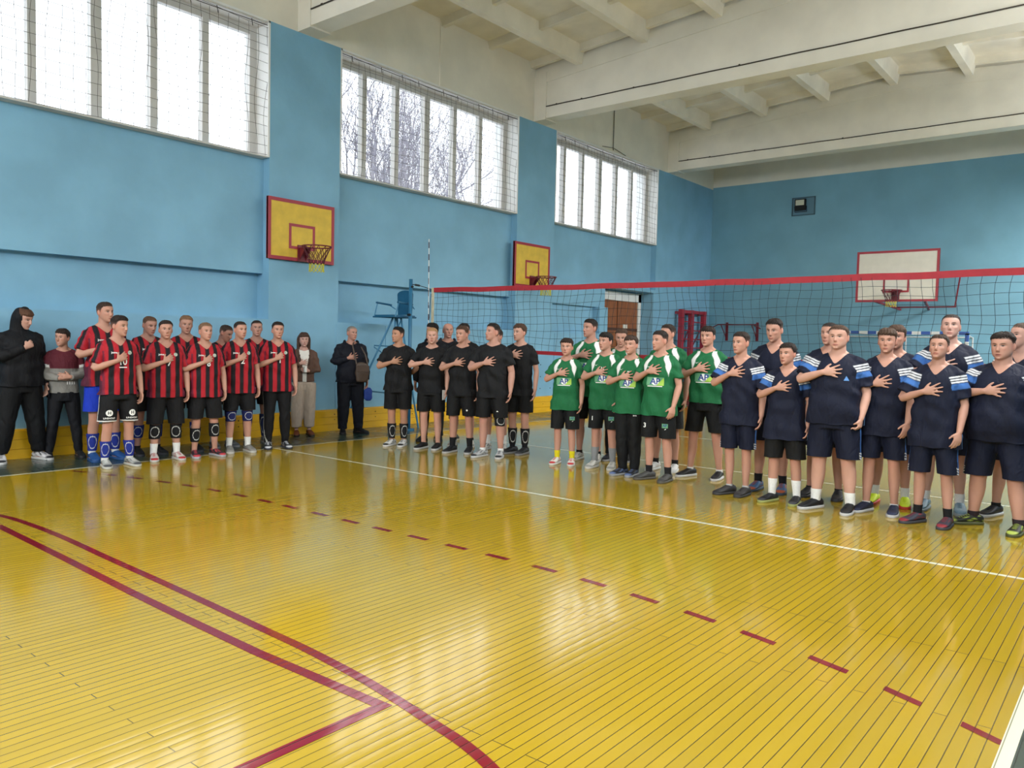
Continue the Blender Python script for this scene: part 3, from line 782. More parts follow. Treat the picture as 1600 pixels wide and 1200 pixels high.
def head_mb(mb, T, jaw):
    zs = np.concatenate([np.linspace(-.1125, -.06, 7), np.linspace(-.05, .09, 12), [.100, .107, .1125]])
    A = np.linspace(0, 2*pi, 37)[:-1]; rings = []
    for z in zs:
        x, y = head_pt(A, z, 0, jaw); r = np.stack([x, y, np.full_like(x, z)], 1)
        rings.append([T(p) for p in r])
    mb.loft(rings)
    def TT(l): return [T(np.array(p, float)) for p in l]
    # nose
    nz = [(.030, -.084, .007, .010), (.012, -.090, .008, .012), (-.008, -.097, .0095, .014), (-.024, -.104, .0125, .014), (-.034, -.100, .0135, .011), (-.040, -.092, .010, .008)]
    rings = []
    for z, y, rx, ry in nz:
        rings.append(TT([(rx*cos(a), y+ry*sin(a), z) for a in np.linspace(0, 2*pi, 13)[:-1]]))
    mb.loft(rings)
    # brow ridge, cheekbones, lips, chin
    limb(mb, TT([(-.045, -.066, .030), (-.022, -.080, .033), (0, -.083, .028), (.022, -.080, .033), (.045, -.066, .030)]), [.008, .010, .009, .010, .008], 10)
    for s in (-1, 1):
        limb(mb, TT([(s*.030, -.074, -.020), (s*.048, -.056, -.012)]), [.014, .014], 10)
        # ear
        rings = []
        for dx, k in ((0, .7), (.006, .95), (.013, 1), (.017, .7)):
            rings.append(TT([(s*(.066+dx), .012+.4*dx+.017*k*cos(a)+.002*sin(a), -.006+.031*k*sin(a)) for a in np.linspace(0, 2*pi, 17)[:-1]]))
        mb.loft(rings)
    limb(mb, TT([(-.018, -.086, -.0665), (0, -.0925, -.065), (.018, -.086, -.0665)]), [.005, .0075, .005], 8)
    limb(mb, TT([(-.010, -.084, -.093), (.010, -.084, -.093)]), [.012, .012], 8)

def ell(p, c, a, b): return ((p[:, 0]-c[0])/a)**2+((p[:, 2]-c[1])/b)**2
HY = [-.10, -.070, -.050, -.034, -.020, -.008, .012, .035, .06, .11]
def hairline(h, fringe=0.0, low=0.0):
    hz = [.072-fringe, .071-fringe, .066-fringe*.7, .052-fringe*.2, .018, -.008, .010, -.028, -.048-low, -.056-low]
    return h[:, 2]-np.interp(h[:, 1], HY, hz)

def mixc(C, m, c): m = np.clip(m, 0, 1)[:, None]; return C*(1-m)+np.array(c)*m
def sm(x, a, b): t = np.clip((x-a)/(b-a), 0, 1); return t*t*(3-2*t)

def torso_rings(w=1.0, belly=0.0, off=0.0, mode='body', hem=.88):
    # z, rx, ry, cy
    T = [(.80, .10, .085, .005), (.84, .145, .105, .005), (.90, .168, .118, .008), (.96, .166, .115, .006), (1.03, .150, .104, .0), (1.10, .143, .100, -.003), (1.18, .150, .106, -.004), (1.26, .163, .113, -.002), (1.33, .172, .113, .003), (1.385, .172, .102, .008), (1.425, .148, .085, .012), (1.455, .105, .068, .016), (1.48, .070, .058, .018)]
    out = []
    for z, rx, ry, cy in T:
        k = math.exp(-((z-1.02)/.20)**2); kk = w*(1-k)+k*(w+(w-1)*.5)
        if z > 1.42: kk = 1+(w-1)*.5
        rx *= kk; ry *= kk; f = belly*k*.035; cy2 = cy-f
        out.append([z, rx+off, ry+f+off, cy2])
    return out
def sup_ring(z, rx, ry, cy, n=36, e=2.5):
    out = []
    for a in np.linspace(0, 2*pi, n+1)[:-1]:
        ca, sa = cos(a), sin(a)
        out.append(np.array((rx*math.copysign(abs(sa)**(2/e), sa), cy-ry*math.copysign(abs(ca)**(2/e), ca), z)))
    return out

def hand(mb, W, d, n, t, curl=.25, spread=.3, sc=1.0, thumb=1.0, fist=False):
    d = unit(d); n = np.array(n, float); n = unit(n-d*np.dot(n, d)); t = np.array(t, float); t = t-d*np.dot(t, d)-n*np.dot(t, n); t = unit(t)
    W = np.array(W, float)
    def rg(l, a, b, bow=0): return [W+d*l*sc+a*sc*cos(q)*t+b*sc*sin(q)*n for q in np.linspace(0, 2*pi, 17)[:-1]]
    mb.loft([rg(-.02, .024, .018), rg(.0, .026, .018), rg(.03, .035, .017), (rg(.055, .040, .0155)), rg(.076, .039, .0135), rg(.084, .033, .010)])
    for i, (l, o, L, sp) in enumerate(((.082, .031, .076, .55), (.086, .010, .086, .12), (.083, -.011, .079, -.28), (.073, -.031, .062, -.75))):
        p = W+d*l*sc*.93+t*o*sc; dd = unit(d+t*sp*spread); pts = [p-dd*.012, p]; c = curl*(1+.12*i)
        for k, fr in enumerate((.45, .31, .24)):
            ang = c*(.7 if k == 0 else 1.0)
            nn = unit(n-dd*np.dot(n, dd)); dd = unit(dd*cos(ang)+nn*sin(ang))
            p = p+dd*L*fr*sc; pts.append(p)
        limb(mb, pts, [.0105*sc, .0100*sc, .0094*sc, .0088*sc, .0074*sc], 9, sub=2)
    p = W+d*.022*sc+t*.022*sc+n*.004*sc
    d1 = unit(d*.62+t*.78*thumb+n*.15); d2 = unit(d*.80+t*.55*thumb+n*.25)
    if fist: d2 = unit(d*.5+n*.9-t*.3)
    limb(mb, [p, p+d1*.036*sc, p+d1*.036*sc+d2*.034*sc], [.014*sc, .0115*sc, .0088*sc], 9, sub=2)

def build_person(key, P):
    """P: dict of the person's look and pose. Local frame: front -Y, feet on z=0, height 1.75 scaled"""
    H = P['h']; s = H/1.75; w_ = P.get('w', 1.0); belly = P.get('belly', 0.0); rs = random.Random(key)
    seed = rs.uniform(0, 20); vb = P.get('vox', .0068)
    px, py = P['pos']; phi = math.atan2(-py, -px)
    rz = phi+pi/2+R(P.get('psi', 0))
    root = empty('person', (px, py, 0), rz); tag(root, P['label'], 'person', P.get('group'))
    skin = np.array(lin(P.get('skin', 'C4937C')))*np.array((.88, .87, .92)); hairc = np.array(lin(P.get('hair', '2E221C')))
    # ---------- joints
    sw = .178*(1+(w_-1)*.6)
    S = {1: np.array((sw, .012, 1.397)), -1: np.array((-sw, .012, 1.397))}
    hy = -(.115*w_+.030+.045*belly)-P.get('thick', 0)
    hz = P.get('handz', 1.255)
    poses = {
        'chest': dict(E=(-sw-.105, -.055-.04*belly, 1.165), W=(-.082, hy-.022, hz-.015), d=(.96, .10, .20), n=(0, 1, 0), t=(-.15, 0, 1), curl=.07, spread=.62),
        'chest_high': dict(E=(-sw-.12, -.10, 1.21), W=(-.082, hy-.022, hz+.005), d=(.96, .10, .10), n=(0, 1, 0), t=(-.15, 0, 1), curl=.07, spread=.6),
        'fist': dict(E=(-sw-.10, -.07, 1.17), W=(-.02, hy-.035, 1.30), d=(.75, .05, .5), n=(.1, 1, -.1), t=(-.4, 0, 1), curl=1.15, spread=.1, fist=True),
        'hold': dict(E=(-sw-.095, -.055, 1.15), W=(-.055, hy-.025, 1.245), d=(.80, .16, .50), n=(.1, 1, -.05), t=(-.45, 0, 1), curl=.30, spread=.30),
        'hang': dict(E=(sw+.060*w_, .030, 1.125), W=(sw+.060*w_+.008, -.045, .872), d=(-.04, -.12, -1), n=(-1, -.15, 0), t=(0, -1, 0), curl=.38, spread=.12),
        'fistdown': dict(E=(sw+.055*w_, .02, 1.125), W=(sw+.04*w_, -.10, .895), d=(-.1, -.15, -1), n=(-1, .2, 0), t=(0, -1, 0), curl=1.1, spread=.05, fist=True),
        'front': dict(E=(sw+.06*w_, .01, 1.125), W=(sw+.045, -.115, .885), d=(-.12, -.25, -1), n=(-.6, .6, 0), t=(-.7, -.7, 0), curl=.35, spread=.15),
        'behind': dict(E=(sw+.075, .075, 1.15), W=(.11, .175, 1.03), d=(-1, .1, -.1), n=(0, -1, 0), t=(0, 0, 1), curl=.5, spread=.15),
        'folded': dict(E=(sw+.06, -.03, 1.14), W=(.06, hy-.06, 1.12), d=(-.95, .1, .12), n=(0, 1, 0), t=(0, 0, 1), curl=.25, spread=.2),
        'folded_r': dict(E=(-sw-.06, -.03, 1.14), W=(-.06, hy-.03, 1.10), d=(.95, .1, .12), n=(0, 1, 0), t=(0, 0, 1), curl=.25, spread=.2),
    }
    for nm_ in ('chest', 'chest_high', 'hold', 'fist'):
        q_ = poses[nm_]; q_['E'] = (q_['E'][0], q_['E'][1], q_['E'][2]+(hz-1.255)*.45)
    def arm(side, nm):
        q = dict(poses[nm]); sx = 1
        if side == -1 and nm in ('hang', 'fistdown', 'behind', 'front', 'folded'): sx = -1
        if side == 1 and nm in ('chest', 'fist', 'hold', 'folded_r', 'chest_high'): sx = -1
        for k in ('E', 'W', 'd', 'n', 't'): q[k] = np.array([q[k][0]*sx, q[k][1], q[k][2]], float)
        return q
    A = {-1: arm(-1, P.get('ra', 'chest')), 1: arm(1, P.get('la', 'hang'))}
    sp = P.get('stance', .035); fy = P.get('feet', ((0, 0, -8), (0, 0, 8)))   # right foot, left foot: dx, dy, yaw
    lg = {}
    for i, sd in enumerate((-1, 1)):
        dx, dy, yw = fy[i]
        ank = np.array((sd*(.088+sp)+dx, .03+dy, .085)); hip = np.array((sd*.086*(1+(w_-1)*.5), .005, .90)); kn = (hip*.49+ank*.51)+np.array((sd*.004, -.018, 0)); kn[2] = .485
        lg[sd] = (hip, kn, ank, R(yw))
    # head transform
    hyaw = R(P.get('psih', P.get('psi', 0))-P.get('psi', 0)); hp = R(P.get('pitch', 0)); hr = R(P.get('tilt', 0))
    hyaw = max(-1.2, min(1.2, hyaw))
    Rh = np.array((Matrix.Rotation(hyaw, 3, 'Z') @ Matrix.Rotation(hr, 3, 'Y') @ Matrix.Rotation(hp, 3, 'X')))
    piv = np.array((0, .018, 1.545)); cen = np.array((0, -.008, 1.6375))
    hsc = P.get('hs', 1.0)*(1.0+.35*(1/s-1))
    def TH(p): return Rh @ (np.array(p)*np.array((hsc*P.get('hw', 1.0), hsc, hsc))+cen-piv+np.array((0, 0, (hsc-1)*.11)))+piv
    # ---------- body
    mb = MB()
    mb.loft([sup_ring(*r) for r in torso_rings(w_, belly)])
    lw = P.get('lw', 1.0)*(1+(w_-1)*.6)
    for sd in (-1, 1):
        hip, kn, an, yw = lg[sd]
        def L(t): return hip+(kn-hip)*t
        def L2(t): return kn+(an-kn)*t
        pts = [L(-.08), L(.2), L(.45), L(.7), L(.9), kn, L2(.15), L2(.32), L2(.5), L2(.7), L2(.88), an, an+(0, 0, -.05)]
        for i_, b_ in ((7, .012), (8, .010)): pts[i_] = pts[i_]+np.array((0, b_, 0))
        rr = [.088, .087, .079, .068, .059, .056, .053, .055, .051, .041, .035, .034, .034]
        limb(mb, pts, [r*lw for r in rr], 18, sub=2)
        c_, s_ = cos(yw), sin(yw)
        fwd = np.array((s_, -c_, 0)) if False else np.array((sin(yw), -cos(yw), 0))
        limb(mb, [an+np.array((0, 0, -.045))-fwd*.03, an+np.array((0, 0, -.05))+fwd*.06, an+np.array((0, 0, -.058))+fwd*.13], [.028, (.034), .022], 12, side=(1, 0, 0))
        q = A[sd]; E, Wr = q['E'], q['W']
        am = P.get('aw', 1.0)*(1+(w_-1)*.45)
        limb(mb, [np.array((sd*.09, .015, 1.405)), S[sd]+np.array((-sd*.02, 0, .0)), S[sd]*.8+E*.2+np.array((sd*.004, 0, 0)), S[sd]*.45+E*.55, E*.93+S[sd]*.07, E, E*.72+Wr*.28, E*.4+Wr*.6, Wr*.94+E*.06, Wr],
             [.052, .049*am, .048*am, .044*am, .038*am, .037*am, .040*am, .034*am, .026, .024], 16, sub=2)
        hand(mb, Wr, q['d'], q['n'], q['t'], q['curl'], q['spread'], P.get('hand', 1.0), fist=q.get('fist', False))
    nk = P.get('neck', 1.0)*(1+(w_-1)*.5)
    limb(mb, [np.array((0, .018, 1.43)), np.array((0, .014, 1.50)), TH((0, .020, -.075)), TH((0, .022, -.03))], [(.066*nk, .062*nk), (.056*nk, .058*nk), (.055*nk, .060*nk), (.052, .056)], 18, side=(1, 0, 0))
    for sd in (-1, 1):   # trapezius
        limb(mb, [np.array((sd*.035, .022, 1.505)), np.array((sd*.085, .022, 1.462)), np.array((sd*.14, .015, 1.435))], [.030, .034, .034], 12)
    head_mb(mb, TH, P.get('jaw', 1.0))
    me = remesh(mb.v, mb.f, vb)
    V = getv(me)
    HL = (V-piv) @ Rh + piv-cen-np.array((0, 0, (hsc-1)*.11)); HL = HL/np.array((hsc*P.get('hw', 1.0), hsc, hsc))
    isface = (HL[:, 2] > -.12) & (HL[:, 2] < .075) & (HL[:, 1] < -.02)
    ishead = HL[:, 2] > -.12
    dh = np.minimum(np.linalg.norm(V-A[-1]['W']-unit(A[-1]['d'])*.09, axis=1), np.linalg.norm(V-A[1]['W']-unit(A[1]['d'])*.09, axis=1))
    wg = np.where(dh < .125, .12, .5); wg[ishead] = .30
    V = smooth_mesh(me, V, wg, 3); setv(me, V)
    # finer mesh on the face
    bm = bmesh.new(); bm.from_mesh(me); bm.verts.ensure_lookup_table()
    fm = isface & (HL[:, 2] < .055)
    ed = [e for e in bm.edges if fm[e.verts[0].index] and fm[e.verts[1].index]]
    bmesh.ops.subdivide_edges(bm, edges=ed, cuts=2 if P.get('front', True) else 1, use_grid_fill=True)
    bm.to_mesh(me); bm.free()
    V = getv(me); N = getn(me)
    HL = (V-piv) @ Rh + piv-cen-np.array((0, 0, (hsc-1)*.11)); HL = HL/np.array((hsc*P.get('hw', 1.0), hsc, hsc))
    face = (HL[:, 1] < -.03) & (HL[:, 2] > -.12)
    ax = np.abs(HL[:, 0]); hm = HL.copy(); hm[:, 0] = ax
    D = np.zeros(len(V))
    D -= .0100*np.exp(-ell(hm, (.030, .012), .018, .011))*face           # eye sockets
    D += .0040*np.exp(-ell(hm, (.030, .010), .011, .0065))*face          # lids over the eyeballs
    D -= .0035*np.exp(-ell(hm, (0, -.0645), .020, .0016))*face           # mouth line
    D += .0022*(np.exp(-ell(hm, (0, -.0585), .018, .004))+1.2*np.exp(-ell(hm, (0, -.0705), .016, .0045)))*face
    D -= .0025*np.exp(-ell(hm, (0, -.083), .016, .005))*face
    D -= .0020*np.exp(-ell(hm, (0, -.050), .003, .007))*face
    V = V+N*D[:, None]*hsc; setv(me, V)
    C = np.tile(skin, (len(V), 1))
    red = skin*np.array((1.06, .72, .68)); C = mixc(C, .26*np.exp(-ell(hm, (.040, -.022), .020, .018))*face+.35*np.exp(-ell(hm, (0, -.03), .012, .012))*face, red)
    ears = (ax > .068) & (np.abs(HL[:, 2]+.005) < .04); C = mixc(C, .4*ears, red)
    kn_ = np.zeros(len(V))
    for sd in (-1, 1): kn_ += np.exp(-(np.linalg.norm(V-lg[sd][1]-np.array((0, -.05, 0)), axis=1)/.05)**2)
    C = mixc(C, .35*kn_, red)
    brow = np.exp(-(((ax-.030)/.0165)**4+((HL[:, 2]-.0285-.10*(ax-.018)+8.0*(ax-.028)**2)/.0036)**2))*face
    C = mixc(C, 1.0*brow, hairc*.75+skin*.04)
    if P.get('eyes', 'open') == 'open':
        e = ell(hm, (.0300, .0100), .0132, .0050); C = mixc(C, sm(-e, -1.15, -.85)*face, (.27, .25, .24))
        ex = HL[:, 0]-np.sign(HL[:, 0])*.030+P.get('gaze', 0)
        C = mixc(C, sm(-((ex/.0078)**2+((HL[:, 2]-.0105)/.0058)**2), -1.2, -.8)*(e < 1.1)*face, lin('3A2A20'))
    lash = np.exp(-(((ax-.030)/.0140)**4+((HL[:, 2]-.0150+9*(ax-.030)**2)/.0030)**2))*face if P.get('eyes', 'open') == 'open' else np.exp(-(((ax-.030)/.0140)**4+((HL[:, 2]-.0085-9*(ax-.030)**2)/.0022)**2))*face
    C = mixc(C, .9*lash, (.045, .03, .025))
    lipc = skin*np.array((.86, .52, .52))
    lw_ = .0225 if not P.get('smile') else .027
    zc_ = HL[:, 2]+.0645-(5.0*HL[:, 0]**2 if P.get('smile') else -2.0*HL[:, 0]**2)
    lips = np.exp(-(((HL[:, 0])/lw_)**4+(zc_/.0085)**4))*face; C = mixc(C, .95*lips, lipc*.9)
    if P.get('mouth') == 'open' or P.get('smile'):
        C = mixc(C, np.exp(-((HL[:, 0]/(lw_*.75))**4+(zc_/.0036)**2))*face, (.45, .40, .38) if P.get('smile') else (.06, .02, .02))
    else:
        C = mixc(C, .95*np.exp(-((HL[:, 0]/lw_)**6+(zc_/.0020)**2))*face, (.10, .035, .035))
    nos = np.exp(-(((ax-.0065)/.0040)**2+((HL[:, 2]+.0395)/.0026)**2))*(HL[:, 1] < -.085); C = mixc(C, .7*nos, (.08, .03, .03))
    style = P.get('style', 'short')
    if style != 'bald':
        hl = hairline(HL, P.get('fringe', 0), P.get('low', 0)); C = mixc(C, sm(hl, -.002, .008)*(HL[:, 2] > -.06)*(ax < .082)*(1-.9*ears)*.85, hairc)
    else:
        hl = hairline(HL, -.03, 0); C = mixc(C, .35*sm(hl, 0, .01)*(HL[:, 2] > -.05)*(HL[:, 2] < .06)*(1-ears), hairc)
    setcol(me, C)
    V *= s; setv(me, V)
    body = link_mesh(me, 'body', M_skin, root)
    # ---------- hair
    if style != 'bald':
        top = {'short': .013, 'buzz': .005, 'thick': .019, 'fringe': .016, 'long': .020, 'quiff': .022}[style]; side = {'buzz': .002, 'short': .0035, 'thick': .008, 'fringe': .009, 'long': .020, 'quiff': .005}[style]
        side = P.get('side', side); top = P.get('top', top)
        za = np.concatenate([np.linspace(-.065, .09, 40), np.linspace(.094, .1125, 8)]); na = 96
        AA = np.linspace(0, 2*pi, na+1)[:-1]; rows = []
        rngs = np.random.RandomState(int(seed*1000))
        nzs = rngs.normal(0, 1, (len(za), na)); nzs = (nzs+np.roll(nzs, 1, 0)+np.roll(nzs, -1, 0)+np.roll(nzs, 2, 0))/2.2
        for i, z in enumerate(za):
            x0, y0 = head_pt(AA, z, 0, 1)
            hh = np.stack([x0, y0, np.full(na, z)], 1); v = hairline(hh, P.get('fringe', .018 if style in ('fringe', 'thick') else 0), P.get('low', 0))
            v = v+hh[:, 0]*.16*sin(seed*7)*(hh[:, 1] < 0)+.0045*np.sin(AA*19+seed)+.002*np.sin(AA*41+2*seed)+.0025*nzs[0]
            tt = side+(top-side)*sm(hh[:, 2], .035, .095)
            if style in ('fringe', 'quiff'): tt = tt+.006*sm(-hh[:, 1], .03, .08)*sm(hh[:, 2], .03, .07)
            off = -.006+(tt+.006)*sm(v, -.001, .022)*(.55+.45*sm(v, .005, .045))
            off = off+np.where(off > .002, (.0012+.05*tt)*nzs[i], 0)
            x, y = head_pt(AA, z, 0, 1)
            r0 = np.sqrt(x*x+y*y)+1e-6; up = sm(np.full(na, z), .07, .1125)
            x = x*(1+off/np.maximum(r0, .02)*(1-.4*up)); y = y*(1+off/np.maximum(r0, .02)*(1-.4*up))
            rows.append((np.stack([x, y, z+off*up*.95], 1), off))
        vs = []; keep = []
        for r_, off in rows:
            for p, o_ in zip(r_, off): vs.append(TH(p)*s); keep.append(o_ > -.0055)
        fs = []
        for i in range(len(za)-1):
            for k in range(na):
                l = (k+1) % na; q = (i*na+k, i*na+l, (i+1)*na+l, (i+1)*na+k)
                if any(keep[j] for j in q): fs.append(q)
        fs.append(tuple((len(za)-1)*na+k for k in range(na)))
        hmx = bpy.data.meshes.new('hair'); hmx.from_pydata([tuple(v) for v in vs], [], fs); hmx.update()
        cc = hairc*(1+.16*np.array(rngs.normal(0, 1, len(vs))))[:, None]; zc = np.repeat(za, na); fade = {'short': .30, 'buzz': .40, 'quiff': .35}.get(style, .0)*(1-sm(zc, .015, .065)); cc = mixc(cc, fade, skin*.8); setcol(hmx, np.clip(cc, .003, 1))
        link_mesh(hmx, 'hair', M_hair, root)
    if style == 'long':
        mb = MB()
        for sd in (-1, 1):
            limb(mb, [TH((sd*.045, .03, .08)), TH((sd*.080, .020, .03)), TH((sd*.085, .025, -.04)), np.array((sd*.085, .02, 1.48)), np.array((sd*.085, -.06, 1.40)), np.array((sd*.080, -.115, 1.30)), np.array((sd*.075, -.125, 1.20))], [.030, .030, .030, .032, .030, .026, .014], 12)
        limb(mb, [TH((0, .075, .05)), TH((0, .10, -.03)), np.array((0, .09, 1.48)), np.array((0, .11, 1.38))], [(.07, .03), (.085, .03), (.09, .03), (.07, .02)], 14, side=(1, 0, 0))
        lm = remesh(mb.v, mb.f, .008); VV = getv(lm); VV = smooth_mesh(lm, VV, np.full(len(VV), .5), 3)
        VV = VV+getn(lm)*(.003*np.sin(np.arctan2(VV[:, 1]-.02, VV[:, 0])*40+VV[:, 2]*8))[:, None]; setv(lm, VV*s)
        setcol(lm, np.clip(np.tile(hairc, (len(VV), 1))*(1+.3*np.sin(np.arctan2(VV[:, 1]-.02, VV[:, 0])*60))[:, None], .002, 1)); link_mesh(lm, 'hair', M_hair, root)
    # ---------- upper garment
    kit = P['kit']; sl = P.get('sleeve', .78 if kit in ('red', 'blue') else .68)
    loose = P.get('loose', {'red': .022, 'green': .022, 'blue': .030, 'black': .015}.get(kit, .024))
    hem = P.get('hem', .865)
    mb = MB(); TR = torso_rings(w_, belly, 0)
    rings = []
    for z in np.concatenate([np.linspace(hem-.04, 1.36, 14), [1.39, 1.42, 1.445, 1.465, 1.485, 1.50]]):
        zz = np.array([r[0] for r in TR]); rx = np.interp(z, zz, [r[1] for r in TR]); ry = np.interp(z, zz, [r[2] for r in TR]); cy = np.interp(z, zz, [r[3] for r in TR])
        chest_rx = .172*w_
        k = sm(np.array([1.30-z]), 0, .35)[0]
        rx2 = max(rx, chest_rx*(.93+.03*k)*P.get('taper', 1.0)) if z < 1.30 else rx
        ry2 = max(ry, .113*w_*(.97)) if z < 1.26 else ry
        if z < .95:
            kz = sm(np.array([.95-z]), 0, .08)[0]
            rx2 = max(rx2, kz*(.088+.098*lw+.010)); ry2 = max(ry2, kz*(.098*lw+.016+.02*(w_-1)))
        o_ = loose if z < 1.33 else np.interp(z, [1.33, 1.44, 1.50], [loose, .013, .010])
        rings.append(sup_ring(z, rx2+o_*(1+.3*k), ry2+o_, cy, 40))
    mb.loft(rings)
    for sd in (-1, 1):
        q = A[sd]; E, Wr = q['E'], q['W']; am = max(1, P.get('aw', 1.0))*(1+(w_-1)*.5)
        S0 = S[sd]
        if sl <= 1.0:
            e_ = S0+(E-S0)*sl; so = P.get('so', 0.0)
            limb(mb, [np.array((sd*.07, .015, 1.40)), np.array((sd*.13, .014, 1.395)), S0+np.array((-sd*.008, 0, .0)), S0*.6+E*.4, e_], [.056, .060*am+so*.3, .056*am+so*.5, (.060+so)*am, (.067+so*1.3)*am], 20, sub=3, flat=True)
        else:
            limb(mb, [np.array((sd*.07, .015, 1.40)), np.array((sd*.13, .014, 1.395)), S0, S0*.6+E*.4, E*.9+S0*.1, E, E*.6+Wr*.4, Wr*.85+E*.15, Wr*.97+E*.03], [.060, .066*am, .066*am, .064*am, .058*am, .058*am, .056*am, .046, .040], 20, sub=3, flat=True)
    for sd in (-1, 1):
        limb(mb, [np.array((sd*.055, .020, 1.475)), np.array((sd*.10, .018, 1.452)), np.array((sd*.15, .013, 1.43))], [.034, .042, .044], 12)
    if P.get('hood_up'):
        limb(mb, [np.array((0, .03, 1.48)), TH((0, .035, -.06)), TH((0, .032, .0)), TH((0, .024, .06)), TH((0, .012, .095))], [(.095, .09), (.092, .092), (.098, .098), (.090, .092), (.050, .055)], 24, side=(1, 0, 0))
    if P.get('hood_down'):
        limb(mb, [np.array((-.085, -.06, 1.475)), np.array((-.10, .02, 1.50)), np.array((0, .085, 1.505)), np.array((.10, .02, 1.50)), np.array((.085, -.06, 1.475))], [.018, .032, .042, .032, .018], 12)
    me = remesh(mb.v, mb.f, P.get('voxc', .0082)); V = getv(me)
    wg = np.full(len(V), .5); V = smooth_mesh(me, V, wg, 5)
    # cloth folds
    setv(me, V); N = getn(me)
    low = sm(-V[:, 2], -1.30, -.95); fa = P.get('folds', 1.0)
    F1 = np.sin(V[:, 0]*38+seed+2.5*np.sin(V[:, 2]*6+seed))*np.sin(V[:, 1]*9+seed*2)*.0038*low
    F2 = np.sin((V[:, 2]+.45*np.abs(V[:, 0]+.05))*34+seed*3+3*np.sin(V[:, 0]*9+seed))*.0030*np.exp(-((V[:, 2]-1.12)/.12)**2)
    F3 = np.sin(V[:, 2]*60+V[:, 0]*30+seed)*.0022*(np.abs(V[:, 0]) > .16)*(V[:, 2] > 1.1)
    F4 = np.sin(V[:, 0]*21+V[:, 2]*17+seed*1.7)*np.sin(V[:, 2]*13-V[:, 0]*11+seed)*.0040*sm(-V[:, 2], -1.40, -1.2)
    V = V+N*((F1+F2+F3+F4)*fa*2.1)[:, None]
    # armhole coordinate along the sleeve
    U = np.full(len(V), -1.0); tors = np.ones(len(V), bool); AX = np.abs(V[:, 0])
    ang = np.zeros(len(V))
    for sd in (-1, 1):
        S0 = S[sd]; E = A[sd]['E']; ax_ = unit(E-S0); rel = V-S0; u = rel @ ax_
        rad = np.linalg.norm(rel-u[:, None]*ax_, axis=1)
        m_ = (V[:, 0]*sd > sw-.075) & (V[:, 2] > 1.0) & (rad < .13)
        slv = m_ & (V[:, 0]*sd > (.168*w_+loose*.9)) | (m_ & (u < .06) & (V[:, 0]*sd > sw-.045))
        U[m_] = u[m_]; tors[slv] = False
        out_ = unit(np.array((sd, -.2, 0))-ax_*np.dot((sd, -.2, 0), ax_)); fr_ = np.cross(ax_, out_)*sd
        ang[m_] = np.degrees(np.arctan2((rel @ fr_)[m_], (rel @ out_)[m_]))
    c1 = np.array(lin(P.get('c1', {'red': 'A81D2A', 'green': '17613A', 'blue': '0D1329', 'black': '0E0F13'}.get(kit, '111318'))))
    C = np.tile(c1, (len(V), 1))
    x, y, z = V[:, 0], V[:, 1], V[:, 2]
    if kit == 'red':
        dk = np.array(lin('17151B')); per = .108*w_
        ph = np.abs(((x/per+.5) % 1)-.5); st = sm(-ph, -.285, -.225)*tors
        C = mixc(C, st, dk)
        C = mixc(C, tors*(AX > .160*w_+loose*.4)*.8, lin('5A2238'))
        slm = (~tors)
        C = mixc(C, slm*sm(-np.abs(ang-38), -22, -18), dk)
        C = mixc(C, slm*sm(-np.abs(ang-66), -5, -3)*.8, lin('7A3348'))
        C = mixc(C, slm*(ang < 10)*.0, dk)
    elif kit == 'green':
        wd = .028*sm(z, 1.235, 1.36)*(1-.35*sm(z, 1.42, 1.48)); cx = sw-.040+.010*sm(-z, -1.35, -1.24)-.045*sm(z, 1.36, 1.46)
        C = mixc(C, sm(wd-np.abs(AX-cx), -.004, .004)*(z > 1.23)*(z < 1.475), (.80, .80, .80))
        C = mixc(C, (~tors)*sm(-np.abs(ang-8), -9, -5)*(U > .03)*.9, lin('124A30'))
    elif kit == 'blue':
        reg = sm(AX, sw-.064, sw-.056)*(U > -.2)*(z > 1.13)
        for u0 in (.012, .036, .060):
            C = mixc(C, reg*sm(-np.abs(U-u0), -.0095, -.0030), (.78, .80, .84))
        C = mixc(C, reg*sm(U, .071, .079)*sm(-U, -.131, -.123), lin('3E6CB0'))
        C = mixc(C, tors*(np.abs(y-.004) < .010)*(z < 1.2)*.9, lin('6F9BD0'))
    elif kit == 'maroon':
        C = mixc(C, sm(-z, -1.235, -1.225)*tors, lin('85837F'))
        C = mixc(C, (U > .155)*(~tors)*.98, lin('85837F')); C = mixc(C, (U > .13)*(U < .165)*(~tors), (.7, .7, .68))
    elif kit == 'vest':
        op = (np.abs(x) < .035+.10*sm(z, 1.15, 1.45)*.5)*(y < 0)*tors; C = mixc(C, op*1.0, (.72, .70, .66))
    # neckline
    vk = P.get('vneck', {'red': 1.395, 'green': 1.440, 'blue': 1.375, 'black': 1.448}.get(kit, 1.45)); sl_ = (1.478-vk)/.078
    g = np.where(y < .0, z-(vk+sl_*np.sqrt(AX**2+.0003)), z-(1.475+.10*np.clip(y, 0, .1)))
    g = np.where(AX > .092, -1, g); gh = hem+.004*np.sin(V[:, 0]*30+seed)-z
    if P.get('hood_up'):
        HL2 = (V-piv) @ Rh + piv-cen; g = np.where(HL2[:, 1] > -.035, -1, .068-np.sqrt((HL2[:, 0])**2+((HL2[:, 2]+.012)*.82)**2)); g = np.where(HL2[:, 2] < -.12, -1, g)
    if P.get('collar'): C = mixc(C, (g > -.016)*(g > -.5), lin(P['collar']))
    setv(me, V); bm = bmesh.new(); bm.from_mesh(me); bm.verts.ensure_lookup_table()
    bmesh.ops.delete(bm, geom=[f for f in bm.faces if all(g[v.index] > 0 for v in f.verts) or all(gh[v.index] > 0 for v in f.verts)], context='FACES')
    idx = bm.verts.layers.int.new('oi')
    bm.to_mesh(me); bm.free()
    # colours are stored per original vertex, so look them up by position
    from mathutils.kdtree import KDTree
